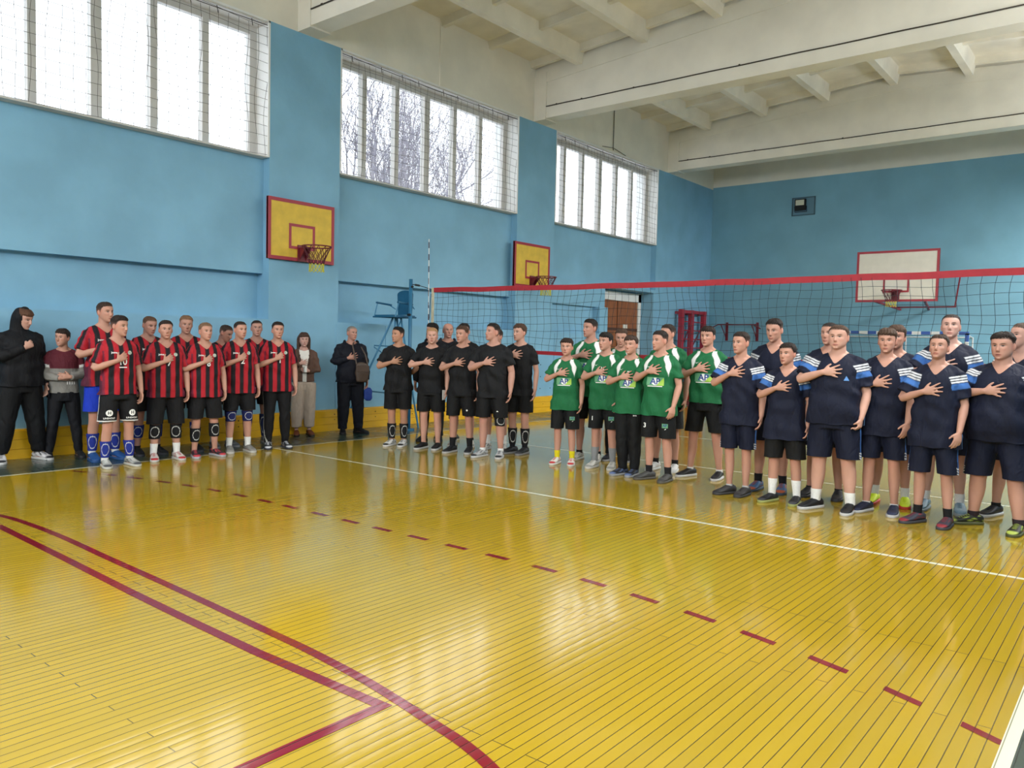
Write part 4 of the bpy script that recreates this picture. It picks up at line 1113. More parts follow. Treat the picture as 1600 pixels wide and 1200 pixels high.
    V2 = getv(me)
    if len(V2) != len(V):
        kd = KDTree(len(V)); [kd.insert(v, i) for i, v in enumerate(V)]; kd.balance()
        ii = np.array([kd.find(v)[1] for v in V2]); C = C[ii]; g = g[ii]; gh = gh[ii]
    if 'oi' in me.attributes: me.attributes.remove(me.attributes['oi'])
    bm = bmesh.new(); bm.from_mesh(me); bd = np.array([v.is_boundary for v in bm.verts]); bm.free()
    if not P.get('hood_up'):
        mv = bd & (g > -.5) & (gh < -.1); V2[:, 2] -= np.where(mv, np.clip(g, -.01, .012), 0)
    mv = bd & (gh > -.05); V2[:, 2] += np.where(mv, np.clip(gh, -.012, .012), 0)
    setcol(me, C); setv(me, V2*s)
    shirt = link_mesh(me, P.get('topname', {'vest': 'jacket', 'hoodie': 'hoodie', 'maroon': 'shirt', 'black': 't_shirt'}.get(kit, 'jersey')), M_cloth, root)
    # prints
    if P.get('prints'):
        bvh = BVHTree.FromPolygons([tuple(v) for v in V2], [tuple(p.vertices) for p in me.polygons])
        for pr in P['prints']: put_print(pr, bvh, s, shirt)
    # ---------- shorts / trousers
    lh = P.get('leghem', .56); lo = P.get('lloose', .028 if lh > .3 else .014)
    mb = MB(); rings = []
    zz = np.array([r[0] for r in TR])
    for z in (.785, .80, .825, .86, .90, .93, .96, 1.0, 1.04):
        rx = np.interp(z, zz, [r[1] for r in TR]); ry = np.interp(z, zz, [r[2] for r in TR]); cy = np.interp(z, zz, [r[3] for r in TR])
        of_ = float(np.interp(z, [hem-.01, hem+.03], [.024, .004])); rings.append(sup_ring(z, max(rx, .150*w_*(z < .85))+of_, max(ry, .105*w_*(z < .85))+of_, cy, 36))
    mb.loft(rings)
    for sd in (-1, 1):
        hip, kn, an, yw = lg[sd]; pts, rr = [], []
        R_ = lambda z: np.interp(z, [.05, .09, .15, .2, .25, .33, .42, .485, .56, .68, .80, .90], [.04, .040, .042, .047, .054, .060, .060, .062, .068, .080, .092, .090])*lw
        n_ = 9
        for i in range(n_):
            z = .91+(lh-.035*(lh > .3)-.91)*i/(n_-1); p = hip+(kn-hip)*((.90-z)/.415) if z > .485 else kn+(an-kn)*((.485-z)/.40)
            if lh > .3: r_ = R_(z)+lo*(.4+.9*i/(n_-1)); p = p+np.array((sd*.012*i/(n_-1), 0, 0))
            else:
                r_ = R_(z)+lo+P.get('flare', 0)*sm(np.array([.5-z]), 0, .4)[0]
                if P.get('cuff') and i >= n_-1: r_ *= .85
            pts.append(p); rr.append(r_)
        # flat ended loft
        rg_ = []
        for i in range(len(pts)):
            rg_.append([pts[i]+np.array((rr[i]*sin(a), -rr[i]*1.02*cos(a), 0)) for a in np.linspace(0, 2*pi, 25)[:-1]])
        mb.loft(rg_)
    me = remesh(mb.v, mb.f, P.get('voxc', .0082)+.0005); V = getv(me); V = smooth_mesh(me, V, np.full(len(V), .5), 4); setv(me, V); N = getn(me)
    fl_ = np.sin(V[:, 0]*34+seed+2*np.sin(V[:, 2]*9))*.004*sm(-V[:, 2], -.85, -.6)
    if lh < .3: fl_ = fl_*.6+np.sin(V[:, 2]*42+V[:, 0]*20+3*np.sin(V[:, 0]*30)+seed)*.0035*(np.exp(-((V[:, 2]-.46)/.09)**2)+np.exp(-((V[:, 2]-.15)/.09)**2))
    V = V+N*fl_[:, None]
    C = np.tile(np.array(lin(P.get('c2', {'red': '101014', 'green': '0C0E11', 'blue': '0C1228', 'black': '0B0C0F'}.get(kit, '101114')))), (len(V), 1))
    if P.get('trim'):
        C = mixc(C, (V[:, 2] < lh+.010)*.95, lin(P['trim'])); C = mixc(C, (V[:, 0] < 0)*(np.abs(V[:, 1]) < .006)*(V[:, 0] < -.12)*.8, lin(P['trim']))
    if P.get('sidestripe'):
        xa = np.abs(V[:, 0]); C = mixc(C, (np.abs(V[:, 1]+.02) < .013)*(xa > .13), lin(P['sidestripe']))
        C = mixc(C, (V[:, 2] < lh+.07)*(np.abs(V[:, 1]+.02) < .03)*(xa > .13)*(np.sin(V[:, 2]*260+V[:, 1]*60) > .2), (.8, .8, .8))
    if P.get('backstripe'): C = mixc(C, (np.abs(V[:, 1]+.01) < .006)*(V[:, 0] < -.1)*.9, lin(P['backstripe']))
    setcol(me, C)
    if lh > .3:
        gl_ = lh-V[:, 2]; bm = bmesh.new(); bm.from_mesh(me); bm.verts.ensure_lookup_table()
        for i_, v in enumerate(bm.verts): v.co = V[i_]
        bmesh.ops.delete(bm, geom=[f for f in bm.faces if all(gl_[v.index] > 0 for v in f.verts)], context='FACES')
        for v in bm.verts:
            if v.is_boundary: v.co.z = lh
        bm.to_mesh(me); bm.free(); V = getv(me)
    Vs = V*s; setv(me, Vs)
    low_ = link_mesh(me, 'shorts' if lh > .3 else 'trousers', M_cloth, root)
    if P.get('lprints'):
        bvh = BVHTree.FromPolygons([tuple(v) for v in V], [tuple(p.vertices) for p in me.polygons])
        for pr in P['lprints']: put_print(pr, bvh, s, low_)
    # ---------- socks, pads, shoes
    for i, sd in enumerate((-1, 1)):
        hip, kn, an, yw = lg[sd]
        def axis(z): return hip+(kn-hip)*((.90-z)/.415) if z > .485 else kn+(an-kn)*((.485-z)/.40)
        LR = lambda z: np.interp(z, [.05, .085, .13, .2, .28, .355, .42, .485, .56], [.034, .034, .035, .041, .051, .055, .053, .056, .062])*lw
        def cuff(name, z0, z1, off, fn, nz=12):
            if z1 < z0: return
            V_ = []; Cc_ = []; na = 72; zs = np.linspace(z0, z1, nz)
            for z in zs:
                c = axis(z)+np.array((0, .010*math.exp(-((z-.30)/.08)**2), 0)); r = LR(z)+off*(1 if z0+.004 < z < z1-.004 else .75)
                for a in np.linspace(0, 2*pi, na+1)[:-1]:
                    V_.append((c+np.array((r*sin(a), -r*cos(a), 0)))*s); Cc_.append(fn(a if a < pi else a-2*pi, (z-z0)/(z1-z0)))
            fs_ = [(j*na+k, j*na+(k+1) % na, (j+1)*na+(k+1) % na, (j+1)*na+k) for j in range(nz-1) for k in range(na)]
            m3 = bpy.data.meshes.new(name); m3.from_pydata([tuple(v) for v in V_], [], fs_); m3.update(); setcol(m3, np.array(Cc_)); link_mesh(m3, name, M_cloth, root)
        so = P.get('sock')
        if so: sc_ = lin(so[0]); cuff('sock', .075, so[1], .0045, lambda a, t: sc_)
        pd = P.get('pad')
        if pd:
            z0, z1 = pd[1], pd[2]
            if len(pd) > 3: z0, z1 = (z0, z1) if sd == -1 else (z0+pd[3], z1+pd[3])
            pc = lin(pd[0]); a0 = P.get('pada', -.35)
            only = P.get('padside')
            if not only or only == sd:
                cuff('knee_pad', z0, z1, .012, lambda a, t: (.62, .62, .60) if .86 < ((a-a0)/.78)**2+((t-.5)/.36)**2 < 1.12 else pc, 26)
        sh = P.get('shoe', ('15161A', 'D8D8D6', '15161A'))
        make_shoe(root, an, yw, s, sh, P.get('shoesc', 1.06), seed+i)
    root['h'] = H
    return root

def make_shoe(root, an, yw, s, sh, sc_, seed):
    c0, c1, c2 = (np.array(lin(c)) for c in sh[:3])
    M_ = np.array(Matrix.Rotation(-yw if False else yw, 3, 'Z'))
    def W(p): q = M_ @ (np.array(p, float)*sc_); return (q+np.array((an[0], an[1]-.012, 0)))*s
    sec = [(.088, .010, .052), (.082, .026, .076), (.062, .034, .088), (.030, .037, .092), (-.002, .038, .094), (-.035, .040, .086), (-.070, .043, .072), (-.105, .0465, .059), (-.140, .0465, .050), (-.168, .040, .043), (-.186, .029, .036), (-.195, .012, .028)]
    rings = []; na = 28; Cs = []
    for y, hw, zt in sec:
        row = []
        cx = .004*sin((y+.2)*12)
        for a in np.linspace(0, 2*pi, na+1)[:-1]:
            x = hw*math.copysign(abs(cos(a))**.75, cos(a)); z = .022+(zt-.022)*(.5+.5*math.copysign(abs(sin(a))**.8, sin(a)))
            if y > -.01 and z > .06: x *= 1-.25*(z-.06)/.035
            row.append(W((x+cx, y, z)))
            side = abs(cos(a)) > .45
            acc = side and (-.10 < y < .04) and (abs(math.sin((y*55+z*60)+seed)) < .42)
            toe = y < -.15 or y > .075
            Cs.append(c2 if acc or (toe and z < .045) else c0)
        rings.append(row)
    m = MB().loft(rings); me = bpy.data.meshes.new('shoe'); me.from_pydata([tuple(v) for v in m.v], [], m.f)
    bm = bmesh.new(); bm.from_mesh(me); bmesh.ops.recalc_face_normals(bm, faces=bm.faces); bm.to_mesh(me); bm.free()
    setcol(me, np.array(Cs)); o = link_mesh(me, 'shoe', M_shoe, root)
    m = MB(); rings = []
    for z, k in ((.0, .93), (.004, 1.0), (.017, 1.02), (.025, .98)):
        row = []
        for y, hw, zt in sec: row.append(W(((hw*k+.0045)+.004*sin((y+.2)*12), y*1.0+(.003 if y > .08 else 0)-(.004 if y < -.19 else 0), z)))
        for y, hw, zt in reversed(sec): row.append(W((-(hw*k+.0045)+.004*sin((y+.2)*12), y+(.003 if y > .08 else 0)-(.004 if y < -.19 else 0), z)))
        rings.append(row)
    m.loft(rings); me = bpy.data.meshes.new('sole'); me.from_pydata([tuple(v) for v in m.v], [], m.f)
    bm = bmesh.new(); bm.from_mesh(me); bmesh.ops.recalc_face_normals(bm, faces=bm.faces); bm.to_mesh(me); bm.free()
    setcol(me, np.tile(c1*.72, (len(m.v), 1))); link_mesh(me, 'sole', M_shoe, o)
    lc = MB(); lcol = np.array(lin(sh[3] if len(sh) > 3 else sh[2]))
    for i in range(5):
        y = -.035-.018*i; zt = np.interp(-y, [-x[0] for x in sec], [x[2] for x in sec])
        lc.tube([W((-.022, y, zt-.004)), W((0, y-.004, zt+.003)), W((.022, y, zt-.004))], .0028*s, 5)
    me = bpy.data.meshes.new('laces'); me.from_pydata([tuple(v) for v in lc.v], [], lc.f); setcol(me, np.tile(lcol, (len(lc.v), 1))); link_mesh(me, 'laces', M_shoe, o)

def put_print(pr, bvh, s, parent):
    """pr: kind, x, z (local, height 1.75), size, material, [text]. Laid on the cloth by casting onto it."""
    kind, x0, z0, size, m_ = pr[:5]
    bm = bmesh.new()
    if kind == 'text':
        cu_ = bpy.data.curves.new('t', 'FONT'); cu_.body = pr[5]; cu_.size = size; cu_.align_x = 'CENTER'; cu_.align_y = 'CENTER'; cu_.offset = size*.022; cu_.resolution_u = 3
        if len(pr) > 7: cu_.shear = pr[7]
        ob = bpy.data.objects.new('t', cu_); col.objects.link(ob)
        dg = bpy.context.evaluated_depsgraph_get(); me = bpy.data.meshes.new_from_object(ob.evaluated_get(dg))
        bpy.data.objects.remove(ob); bpy.data.curves.remove(cu_)
        bm.from_mesh(me); bpy.data.meshes.remove(me)
    elif kind == 'disc':
        bmesh.ops.create_circle(bm, cap_ends=True, segments=24, radius=size)
        for v in bm.verts: v.co.z = 0
    elif kind == 'poly':
        vs = [bm.verts.new((p[0]*size, p[1]*size, 0)) for p in pr[5]]; bm.faces.new(vs)
    bmesh.ops.triangulate(bm, faces=bm.faces)
    mx = .02
    for _ in range(3):
        ed = [e for e in bm.edges if e.calc_length() > mx]
        if not ed: break
        bmesh.ops.subdivide_edges(bm, edges=ed, cuts=1); bmesh.ops.triangulate(bm, faces=bm.faces)
    bad = []
    lift = .0035+.0012*(pr[6] if len(pr) > 6 and pr[6] else 0)
    for v in bm.verts:
        x, z = x0+v.co.x, z0+v.co.y
        hit = bvh.ray_cast(Vector((x, -1, z)), Vector((0, 1, 0)))
        if hit[0] is None: bad.append(v); v.co = Vector((x, 0, z))*s
        else: v.co = Vector((x, hit[0].y-lift, z))*s
    if bad: bmesh.ops.delete(bm, geom=bad, context='VERTS')
    me = bpy.data.meshes.new('p'); bm.to_mesh(me); bm.free(); me.materials.append(m_)
    nm = {'text': 'lettering', 'disc': 'emblem', 'poly': 'print'}[kind]
    o = bpy.data.objects.new(nm, me); col.objects.link(o); o.parent = parent
    return o

# ---------- who stands where (positions in metres on the hall floor)
YLW = mat('lime_print', '9CC24A', .6); NAV = mat('navy_print', '1C3C86', .6); BLKP = mat('black_print', '101014', .6); LBL = mat('sky_print', '5B8FD0', .6); GRNP = mat('pale_green_print', '5F9A72', .6)
def red_prints(num=None, under=False, crest=True):
    p = [('text', -.078, 1.335, .032, M_print, 'joma')]
    if crest: p += [('disc', .090, 1.335, .023, M_crest)]
    if num: p.append(('text', .012, 1.225, .10, M_print, num, 0))
    if under: p.append(('poly', .012, 1.165, 1, M_print, [(-.045, -.006), (.045, -.006), (.045, .006), (-.045, .006)]))
    return p
def green_prints(num=None):
    p = [('poly', -.083, 1.338, 1, M_print, [(-.022, .004), (-.012, -.006), (-.004, -.004), (.024, .014), (.004, .004), (-.010, .000)])]
    if num: p.append(('text', .005, 1.295, .062, M_print, num))
    p += [('poly', .0, 1.165, 1, GRNP, [(-.105, -.040), (.105, -.040), (.105, .055), (-.105, .055)]),
          ('poly', .0, 1.165, 1, YLW, [(.01, -.040), (.104, -.040), (.104, .050)], 1),
          ('disc', .0, 1.172, .044, M_print, None, 2), ('text', .0, 1.170, .100, NAV, 'AP', 3),
          ('poly', .0, 1.116, 1, M_print, [(-.09, -.0045), (.09, -.0045), (.09, .0045), (-.09, .0045)], 1)]
    return p
def green_lprints(num=None):
    p = [('poly', .125, .655, 1, GRNP, [(-.035, -.022), (.035, -.022), (.035, .028), (-.035, .028)]), ('text', .125, .66, .042, NAV, 'AP', 2), ('poly', .125, .62, 1, M_print, [(-.006, -.010), (.014, -.002), (.018, .008), (.004, .002)], 1)]
    if num: p.append(('text', -.125, .65, .075, M_print, num))
    return p
def joma_l(): return [('text', -.10, .60, .022, M_print, 'joma')]
WH = 'DAD9D6'; BK = '15161A'; GR = '8C8F92'; NVY = '1C2552'
def person(key, pos, height_, label, **k):
    k.update(pos=pos, h=height_-.022, label=label)
    return build_person(key, k)
# red and black team along the window wall
RN = dict(kit='red', c2='101014')
person('R1', (-9.94, 4.33), 1.95, 'tallest red-and-black striped player at the left end, in bright blue shorts', **RN | dict(c2='1838B8', psi=20, psih=38, w=1.0, style='short', hair='3A2A22', sock=('DADAD8', .13), pad=('1D2E86', .11, .30), shoe=('1F4A86', '2A5590', '1F4A86'), leghem=.55, hem=.83, ra='chest', prints=red_prints(crest=False), back=1))
person('R10', (-9.36, 4.23), 1.77, 'striped player number 10 in front at left with white round emblems on his shorts', **RN | dict(psi=18, psih=48, pitch=4, style='quiff', top=.020, hair='2A1F1B', ra='hold', sock=('D8D8D6', .13), pad=('1D2E86', .11, .30), shoe=('9A9C9A', 'CFCFC8', '4A4C50', 'D8D8D6'), leghem=.535, hem=.85, prints=red_prints('10', True), trim='D8D8D6', stance=.05,
    lprints=[('disc', -.125, .635, .037, M_print), ('text', -.125, .635, .05, BLKP, 'H', 1), ('disc', .125, .635, .037, M_print), ('text', .125, .635, .05, BLKP, 'H', 1), ('text', -.125, .575, .026, M_print, 'LINEHOLD'), ('text', .125, .575, .026, M_print, 'LINEHOLD')]))
person('Rb', (-10.02, 4.91), 1.81, 'striped player looking down between number 10 and number 7, hands held in front', **RN | dict(psi=20, psih=30, pitch=14, style='buzz', hair='5A4030', skin='B98A76', ra='front', la='front', pad=('1B2A70', .22, .38), sock=('15161A', .12), shoe=(BK, '3A3C44', BK), hem=.83, prints=red_prints(crest=False), front=False))
person('R7', (-9.47, 4.86), 1.74, 'striped player number 7 with black knee pads below long black shorts', **RN | dict(psi=12, psih=10, style='short', hair='2B201B', ra='hold', sock=('E2E2E0', .21), pad=(BK, .27, .45), pada=-.2, shoe=('C9C6C2', 'D8D4D0', 'A82430'), leghem=.46, hem=.80, prints=red_prints('7'), w=1.06, stance=.05))
person('Rb2', (-9.98, 5.40), 1.83, 'striped player with light brown hair standing behind numbers 7 and 8', **RN | dict(psi=10, psih=8, pitch=6, style='short', hair='7A5C46', skin='B98A74', ra='front', la='hang', pad=('1B2A70', .22, .38), shoe=(BK, '3A3C44', BK), hem=.83, prints=red_prints(crest=False), front=False))
person('R8', (-9.40, 5.34), 1.73, 'striped player number 8 with one knee pad slipped lower than the other', **RN | dict(psi=15, psih=28, style='short', top=.010, hair='7A5E48', ra='hold', pad=(BK, .20, .38, .06), pada=.1, sock=('C08A74', .08), shoe=('25262E', 'B8B8C0', 'B8404A'), leghem=.51, hem=.79, prints=red_prints('8'), feet=((0, 0, -5), (.02, .02, 18))))
person('Rb3', (-10.08, 5.99), 1.74, 'striped player bowing his head sideways behind number 2', **RN | dict(psi=25, psih=55, pitch=24, style='buzz', hair='33261F', skin='AC7E6A', ra='front', la='front', pad=('1D2A66', .42, .56), sock=('CFCFCF', .17), shoe=('6A6C70', '8A8C90', '4A4C50'), hem=.83, prints=red_prints(crest=False), front=False))
person('R2', (-9.48, 5.88), 1.77, 'striped player number 2 with navy knee pads and grey shoes', **RN | dict(psi=14, psih=30, pitch=2, style='buzz', hair='2A1F1B', ra='hold', pad=('1B2258', .42, .56), pada=.1, sock=('E2E2E0', .20), shoe=('7A7874', 'CFCCC4', '8A8884'), leghem=.57, hem=.80, prints=red_prints('2'), backstripe='C8C0A0'))
r4 = person('Rb4', (-10.13, 6.56), 1.81, 'striped player between number 2 and the trousered last player, facing forward', **RN | dict(psi=10, psih=8, style='buzz', hair='2A1E18', skin='BA8C78', ra='front', la='hang', pad=('2A3560', .10, .42), sock=('8A8A90', .10), shoe=('8A8C90', 'AAAAAA', BK), hem=.83, prints=red_prints(crest=False), front=False))
person('RL', (-9.48, 6.47), 1.78, 'last striped player at right, in long black trousers', **RN | dict(psi=10, psih=14, style='short', hair='231A16', ra='hold', leghem=.075, cuff=1, shoe=('1B1C22', '3A3C46', 'B8BAC0', 'C8CAD0'), hem=.80, prints=red_prints('1'), aw=1.05, backstripe='C8C8C0', stance=.03))
# spectators and staff
p1 = person('P1', (-10.47, 3.59), 1.86, 'person at far left in black hoodie with the hood up, looking down', kit='hoodie', c1='0B0C12', psi=22, psih=50, pitch=20, style='fringe', fringe=.024, top=.012, side=.006, hair='5A3E2E', skin='C69A86', ra='fist', la='hang', sleeve=2, hood_up=1, loose=.045, hem=.86, leghem=.09, cuff=1, c2='090A0E', lloose=.035, w=1.05, shoe=('C9C8CC', 'DADADA', '23242A'), stance=.11, feet=((0, 0, -22), (0, 0, 14)), sock=('C8C8CC', .14))
person('P2', (-10.41, 4.05), 1.60, 'smiling boy in a maroon and grey shirt leaning by the wall, arms folded', kit='maroon', c1='5A1F2C', psi=5, psih=-32, style='fringe', hair='2E211C', smile=1, ra='folded_r', la='folded', sleeve=2, loose=.02, hem=.90, leghem=.075, c2='121319', shoe=('1A1B20', '24252A', '1A1B20'), w=.94, stance=.09, prints=[('poly', .03+.028*i, 1.035, 1, M_print, [(-.006, -.02), (.006, -.02), (.006, .02), (-.006, .02)]) for i in range(4)])
wo = person('W', (-10.47, 7.63), 1.64, 'woman with long brown hair in a brown jacket and beige trousers by the wall', kit='vest', c1='5B443A', psi=8, psih=8, style='long', fringe=.026, low=.03, hair='4A352C', skin='CBA090', ra='chest', la='folded', handz=1.26, sleeve=2, loose=.030, hem=.93, leghem=.14, lloose=.045, c2='B5A496', shoe=('6E3B24', '3A241C', '6E3B24'), w=.92, hand=.9, neck=.88, stance=.02, taper=.95)
om = person('O', (-10.21, 8.37), 1.78, 'older grey-haired man in a dark navy jacket and trousers standing beside the umpire chair', kit='hoodie', c1='0C0F1C', psi=12, psih=35, style='buzz', side=.001, top=.003, hair='8A8078', skin='BF8E7A', ra='chest', la='hang', sleeve=2, hood_down=1, loose=.045, hem=.84, leghem=.07, lloose=.032, c2='0B0E1A', w=1.08, belly=.5, shoe=('0D0E14', '15161C', '0D0E14'), feet=((0, 0, -10), (.02, 0, 38)), vneck=1.44)
# black team
BN = dict(kit='black')
person('B1', (-8.58, 7.92), 1.76, 'leftmost player in plain black, left arm behind his back, black shin pads, white-black shoes', **BN | dict(psi=-8, psih=-48, style='short', top=.012, hair='14110F', skin='B98A6E', ra='chest', la='behind', pad=(BK, .11, .33), pada=.35, shoe=('D8D8D8', 'E2E2E2', '15161A'), leghem=.55, hem=.83, w=1.05, stance=.0, feet=((0, 0, -22), (0, 0, -8))))
person('Bd', (-8.62, 8.66), 1.84, 'dark-haired person in black hidden behind the fair-haired black team player', **BN | dict(psi=-15, psih=-40, style='thick', hair='14110F', ra='hang', la='hang', sleeve=2, leghem=.08, c1='11131A', shoe=(BK, '24252A', BK), front=False, hood_down=1))
b2 = person('B2', (-8.02, 8.04), 1.75, 'fair-haired player in black shirt and shorts facing the camera, second of the black team', **BN | dict(psi=-14, psih=-4, style='short', hair='A9825C', skin='CC9C86', ra='chest_high', la='hang', leghem=.55, hem=.82, shoe=(BK, 'C8C8C8', BK), stance=.0, feet=((-.02, 0, -20), (.02, 0, -4))))
person('BB', (-8.66, 9.03), 1.86, 'bald man in glasses and a dark jacket half hidden behind the black team', kit='hoodie', c1='11131F', psi=5, psih=12, style='bald', hair='8A7468', skin='C4907A', ra='hang', la='hang', sleeve=2, hood_down=1, loose=.04, leghem=.3, c2='0E0F14', w=1.1, sock=('DADADA', .25), shoe=('4A4A3A', 'AAAA90', '2A2A2A'), front=False)
person('B3b', (-7.93, 8.62), 1.84, 'dark-haired player half hidden behind the third player of the black team', **BN | dict(psi=-8, psih=-12, style='short', hair='1C1613', ra='hang', la='hang', leghem=.53, hem=.82, sock=('15161A', .12), shoe=('B8B6AE', 'D0CEC6', '8A8880'), front=False))
person('B3', (-7.46, 8.08), 1.78, 'third player of the black team with brown hair and high black socks', **BN | dict(psi=-12, psih=-34, style='short', top=.018, hair='4A3426', skin='BE8E78', ra='chest', la='hang', leghem=.52, hem=.80, sock=('121317', .21), shoe=(BK, 'B8B8B8', '2A2B30'), feet=((0, 0, -22), (0, 0, 0)), lprints=[('disc', .10, .60, .012, M_print)]))
person('B4', (-6.89, 8.07), 1.82, 'sturdy black team player with one black knee pad and grey running shoes', **BN | dict(psi=-14, psih=-54, pitch=-4, style='short', top=.014, side=.002, hair='1D1714', skin='C0907C', ra='chest', la='hang', leghem=.53, hem=.79, sock=('E0E0DE', .12), pad=(BK, .42, .56), padside=1, pada=.5, shoe=('B0B2B4', 'D0D0D0', '2A2B30'), w=1.06, aw=1.12, feet=((0, 0, -25), (0, 0, 4)), lprints=[('poly', .10, .61, 1, M_print, [(-.016, 0), (0, .016), (.016, 0)])]))
person('B4h', (-7.32, 8.66), 1.76, 'player in black almost fully hidden behind the sturdy black team player', **BN | dict(psi=-15, psih=-40, style='short', hair='2A201B', ra='chest', la='hang', leghem=.53, hem=.82, sock=('E0E0DE', .22), shoe=('B8B8B4', 'D0D0D0', '3A3B40'), front=False))
person('B5', (-6.84, 8.59), 1.83, 'rightmost black team player with brown hair, arms beside the volleyball net', **BN | dict(psi=-18, psih=-44, style='thick', hair='4A3529', skin='C89A84', ra='chest_high', la='hang', handz=1.33, leghem=.57, hem=.80, pad=(BK, .13, .35), pada=.45, shoe=(BK, '8A8A8A', '3A3B40'), w=.94, aw=.95, stance=.0, feet=((0, 0, -30), (0, 0, -12)), sock=('15161A', .14)))
# green team
GN = dict(kit='green')
person('G1', (-5.85, 8.31), 1.63, 'short leftmost green player in yellow socks', **GN | dict(psi=-14, psih=-14, style='thick', top=.019, hair='2B1D18', ra='chest', handz=1.29, la='hang', leghem=.505, hem=.77, sock=('D8C81E', .19), shoe=('D8D8D4', 'E0E0DC', 'B02A30'), prints=green_prints(), lprints=green_lprints(), w=.94, hw=1.04, stance=.02))
person('Gt', (-5.83, 8.83), 1.91, 'tall green player in profile behind the short leftmost green player', **GN | dict(psi=-20, psih=-48, style='short', top=.014, hair='1D1613', skin='B98A76', ra='chest_high', handz=1.30, leghem=.52, hem=.80, sock=('15161A', .12), shoe=('B8B6AE', 'D0CEC6', '7A7A74'), prints=green_prints('1'), front=False))
person('G11', (-5.32, 8.41), 1.72, 'green player number 11 with black fringe and grey socks', **GN | dict(psi=-18, psih=-38, style='fringe', hair='151110', skin='C0917B', mouth='open', ra='chest', la='front', leghem=.52, hem=.77, sock=('85878A', .27), shoe=('BDBBB5', 'D2D0CA', '8A8A86'), prints=green_prints('11'), lprints=green_lprints('1')))
person('Gb', (-5.53, 9.12), 1.80, 'green player looking down between number 11 and number 7', **GN | dict(psi=-10, psih=-8, pitch=14, style='short', hair='4A372B', ra='hang', la='hang', leghem=.08, hem=.80, shoe=('2A2B30', '9A9A9A', BK), prints=green_prints(), front=False))
person('G7', (-4.81, 8.16), 1.68, 'smiling green player number 7 in long black trousers', **GN | dict(psi=-16, psih=-26, smile=1, style='fringe', hair='3E2E26', ra='chest', la='hang', leghem=.075, lloose=.02, hem=.79, shoe=('1B1C22', '9A9CA0', '5A6A90'), prints=green_prints('7'), lprints=[('text', .10, .77, .022, M_print, 'joma')], w=.95, stance=-.01, feet=((0, 0, -28), (0, 0, -10))))
person('G3', (-4.40, 8.12), 1.74, 'green player in front with 3 on his shorts and dark grey shoes', **GN | dict(psi=-22, psih=-46, style='short', top=.016, hair='261C18', ra='chest', handz=1.30, la='front', leghem=.51, hem=.77, sock=('1A1A1E', .17), shoe=('4A4A4A', '5E5A52', '3A3A3A'), prints=green_prints('1'), lprints=green_lprints('3'), feet=((0, 0, -30), (.03, -.02, -4)), stance=.02))
person('Gb2', (-4.68, 8.83), 1.84, 'green player mostly hidden behind the player with 3 on his shorts', **GN | dict(psi=-20, psih=-45, style='short', hair='2A1E18', ra='chest', la='hang', leghem=.52, hem=.78, sock=('1A1A1E', .14), shoe=('D4D4D2', 'E0E0DE', 'C0C0C0'), prints=green_prints(), front=False))
person('G1r', (-4.09, 8.70), 1.81, 'rightmost green player number 1 standing next to the blue team', **GN | dict(psi=-16, psih=-24, style='thick', top=.019, side=.005, hair='241A16', ra='chest', handz=1.28, la='hang', leghem=.54, hem=.88, sock=('DADADA', .11), shoe=(BK, 'DADADA', '24252A'), prints=green_prints('1'), feet=((-.02, 0, -28), (.03, 0, -2)), stance=.06))
# navy team
NN = dict(kit='blue', so=.008, sidestripe='3E6CB0')
person('N1', (-3.35, 7.94), 1.73, 'leftmost navy player, slim, in dark grey shoes, beside the green team', **NN | dict(psi=-14, psih=-38, style='short', top=.016, hair='2B1F1A', ra='chest', handz=1.33, leghem=.51, hem=.77, sock=('B8B8B8', .11), shoe=('3A3A3C', '3E3E40', '2A2A2C'), w=.97, lw=.94, feet=((0, 0, -34), (0, 0, -12)), stance=.0))
person('N1b', (-3.18, 8.42), 1.90, 'tall navy player with lowered eyes behind the two leftmost navy players', **NN | dict(psi=-14, psih=-24, pitch=10, style='short', top=.016, hair='241A17', ra='hang', la='hang', leghem=.52, hem=.78, sock=('15161A', .17), shoe=('2F5A86', '3A4A60', 'A05030'), front=False))
person('N2', (-2.84, 7.89), 1.62, 'short navy player in black shorts and tall white socks', **NN | dict(psi=-12, psih=-30, style='fringe', fringe=.008, hair='231915', ra='chest', handz=1.29, c2='0B0C0F', sidestripe=None, leghem=.50, hem=.71, sock=('E4E4E2', .26), shoe=(BK, 'A8AE68', '3A3B40'), w=1.0, lw=1.05, aw=1.05, feet=((0, 0, -26), (.02, 0, -2))))
person('N3', (-2.35, 7.86), 1.81, 'heavily built navy player in the centre of the blue team with white ankle socks', **NN | dict(psi=-12, psih=-16, style='short', top=.010, hair='4A362A', skin='CFA08A', ra='chest_high', handz=1.31, la='fistdown', leghem=.51, hem=.83, sock=('E4E4E2', .19), shoe=(BK, 'D8D8D8', '24252A'), w=1.18, belly=.5, lw=1.08, hw=1.12, jaw=1.12, neck=1.1, feet=((-.02, 0, -30), (.03, -.02, -2)), stance=.045, prints=[('poly', .115, 1.26, 1, LBL, [(-.022, -.018), (.026, -.018), (0, .026)])]))
person('N3b', (-2.63, 8.50), 1.86, 'navy player hidden behind the heavily built navy player', **NN | dict(psi=-14, psih=-26, style='buzz', hair='1E1714', la='hang', leghem=.52, hem=.78, sock=('15161A', .10), shoe=('1B1C20', '3A3B40', '2A2A2E'), stance=.05, front=False))
person('N4', (-1.97, 8.08), 1.78, 'frowning navy player with swept brown hair and a slim build', **NN | dict(psi=-8, psih=-8, style='quiff', fringe=.018, hair='4A372B', ra='chest', la='front', leghem=.53, hem=.75, sock=('D8D8D8', .10), shoe=('1B2034', 'D0D0D0', '2A3048'), w=.97, feet=((0, 0, -24), (0, 0, 2))))
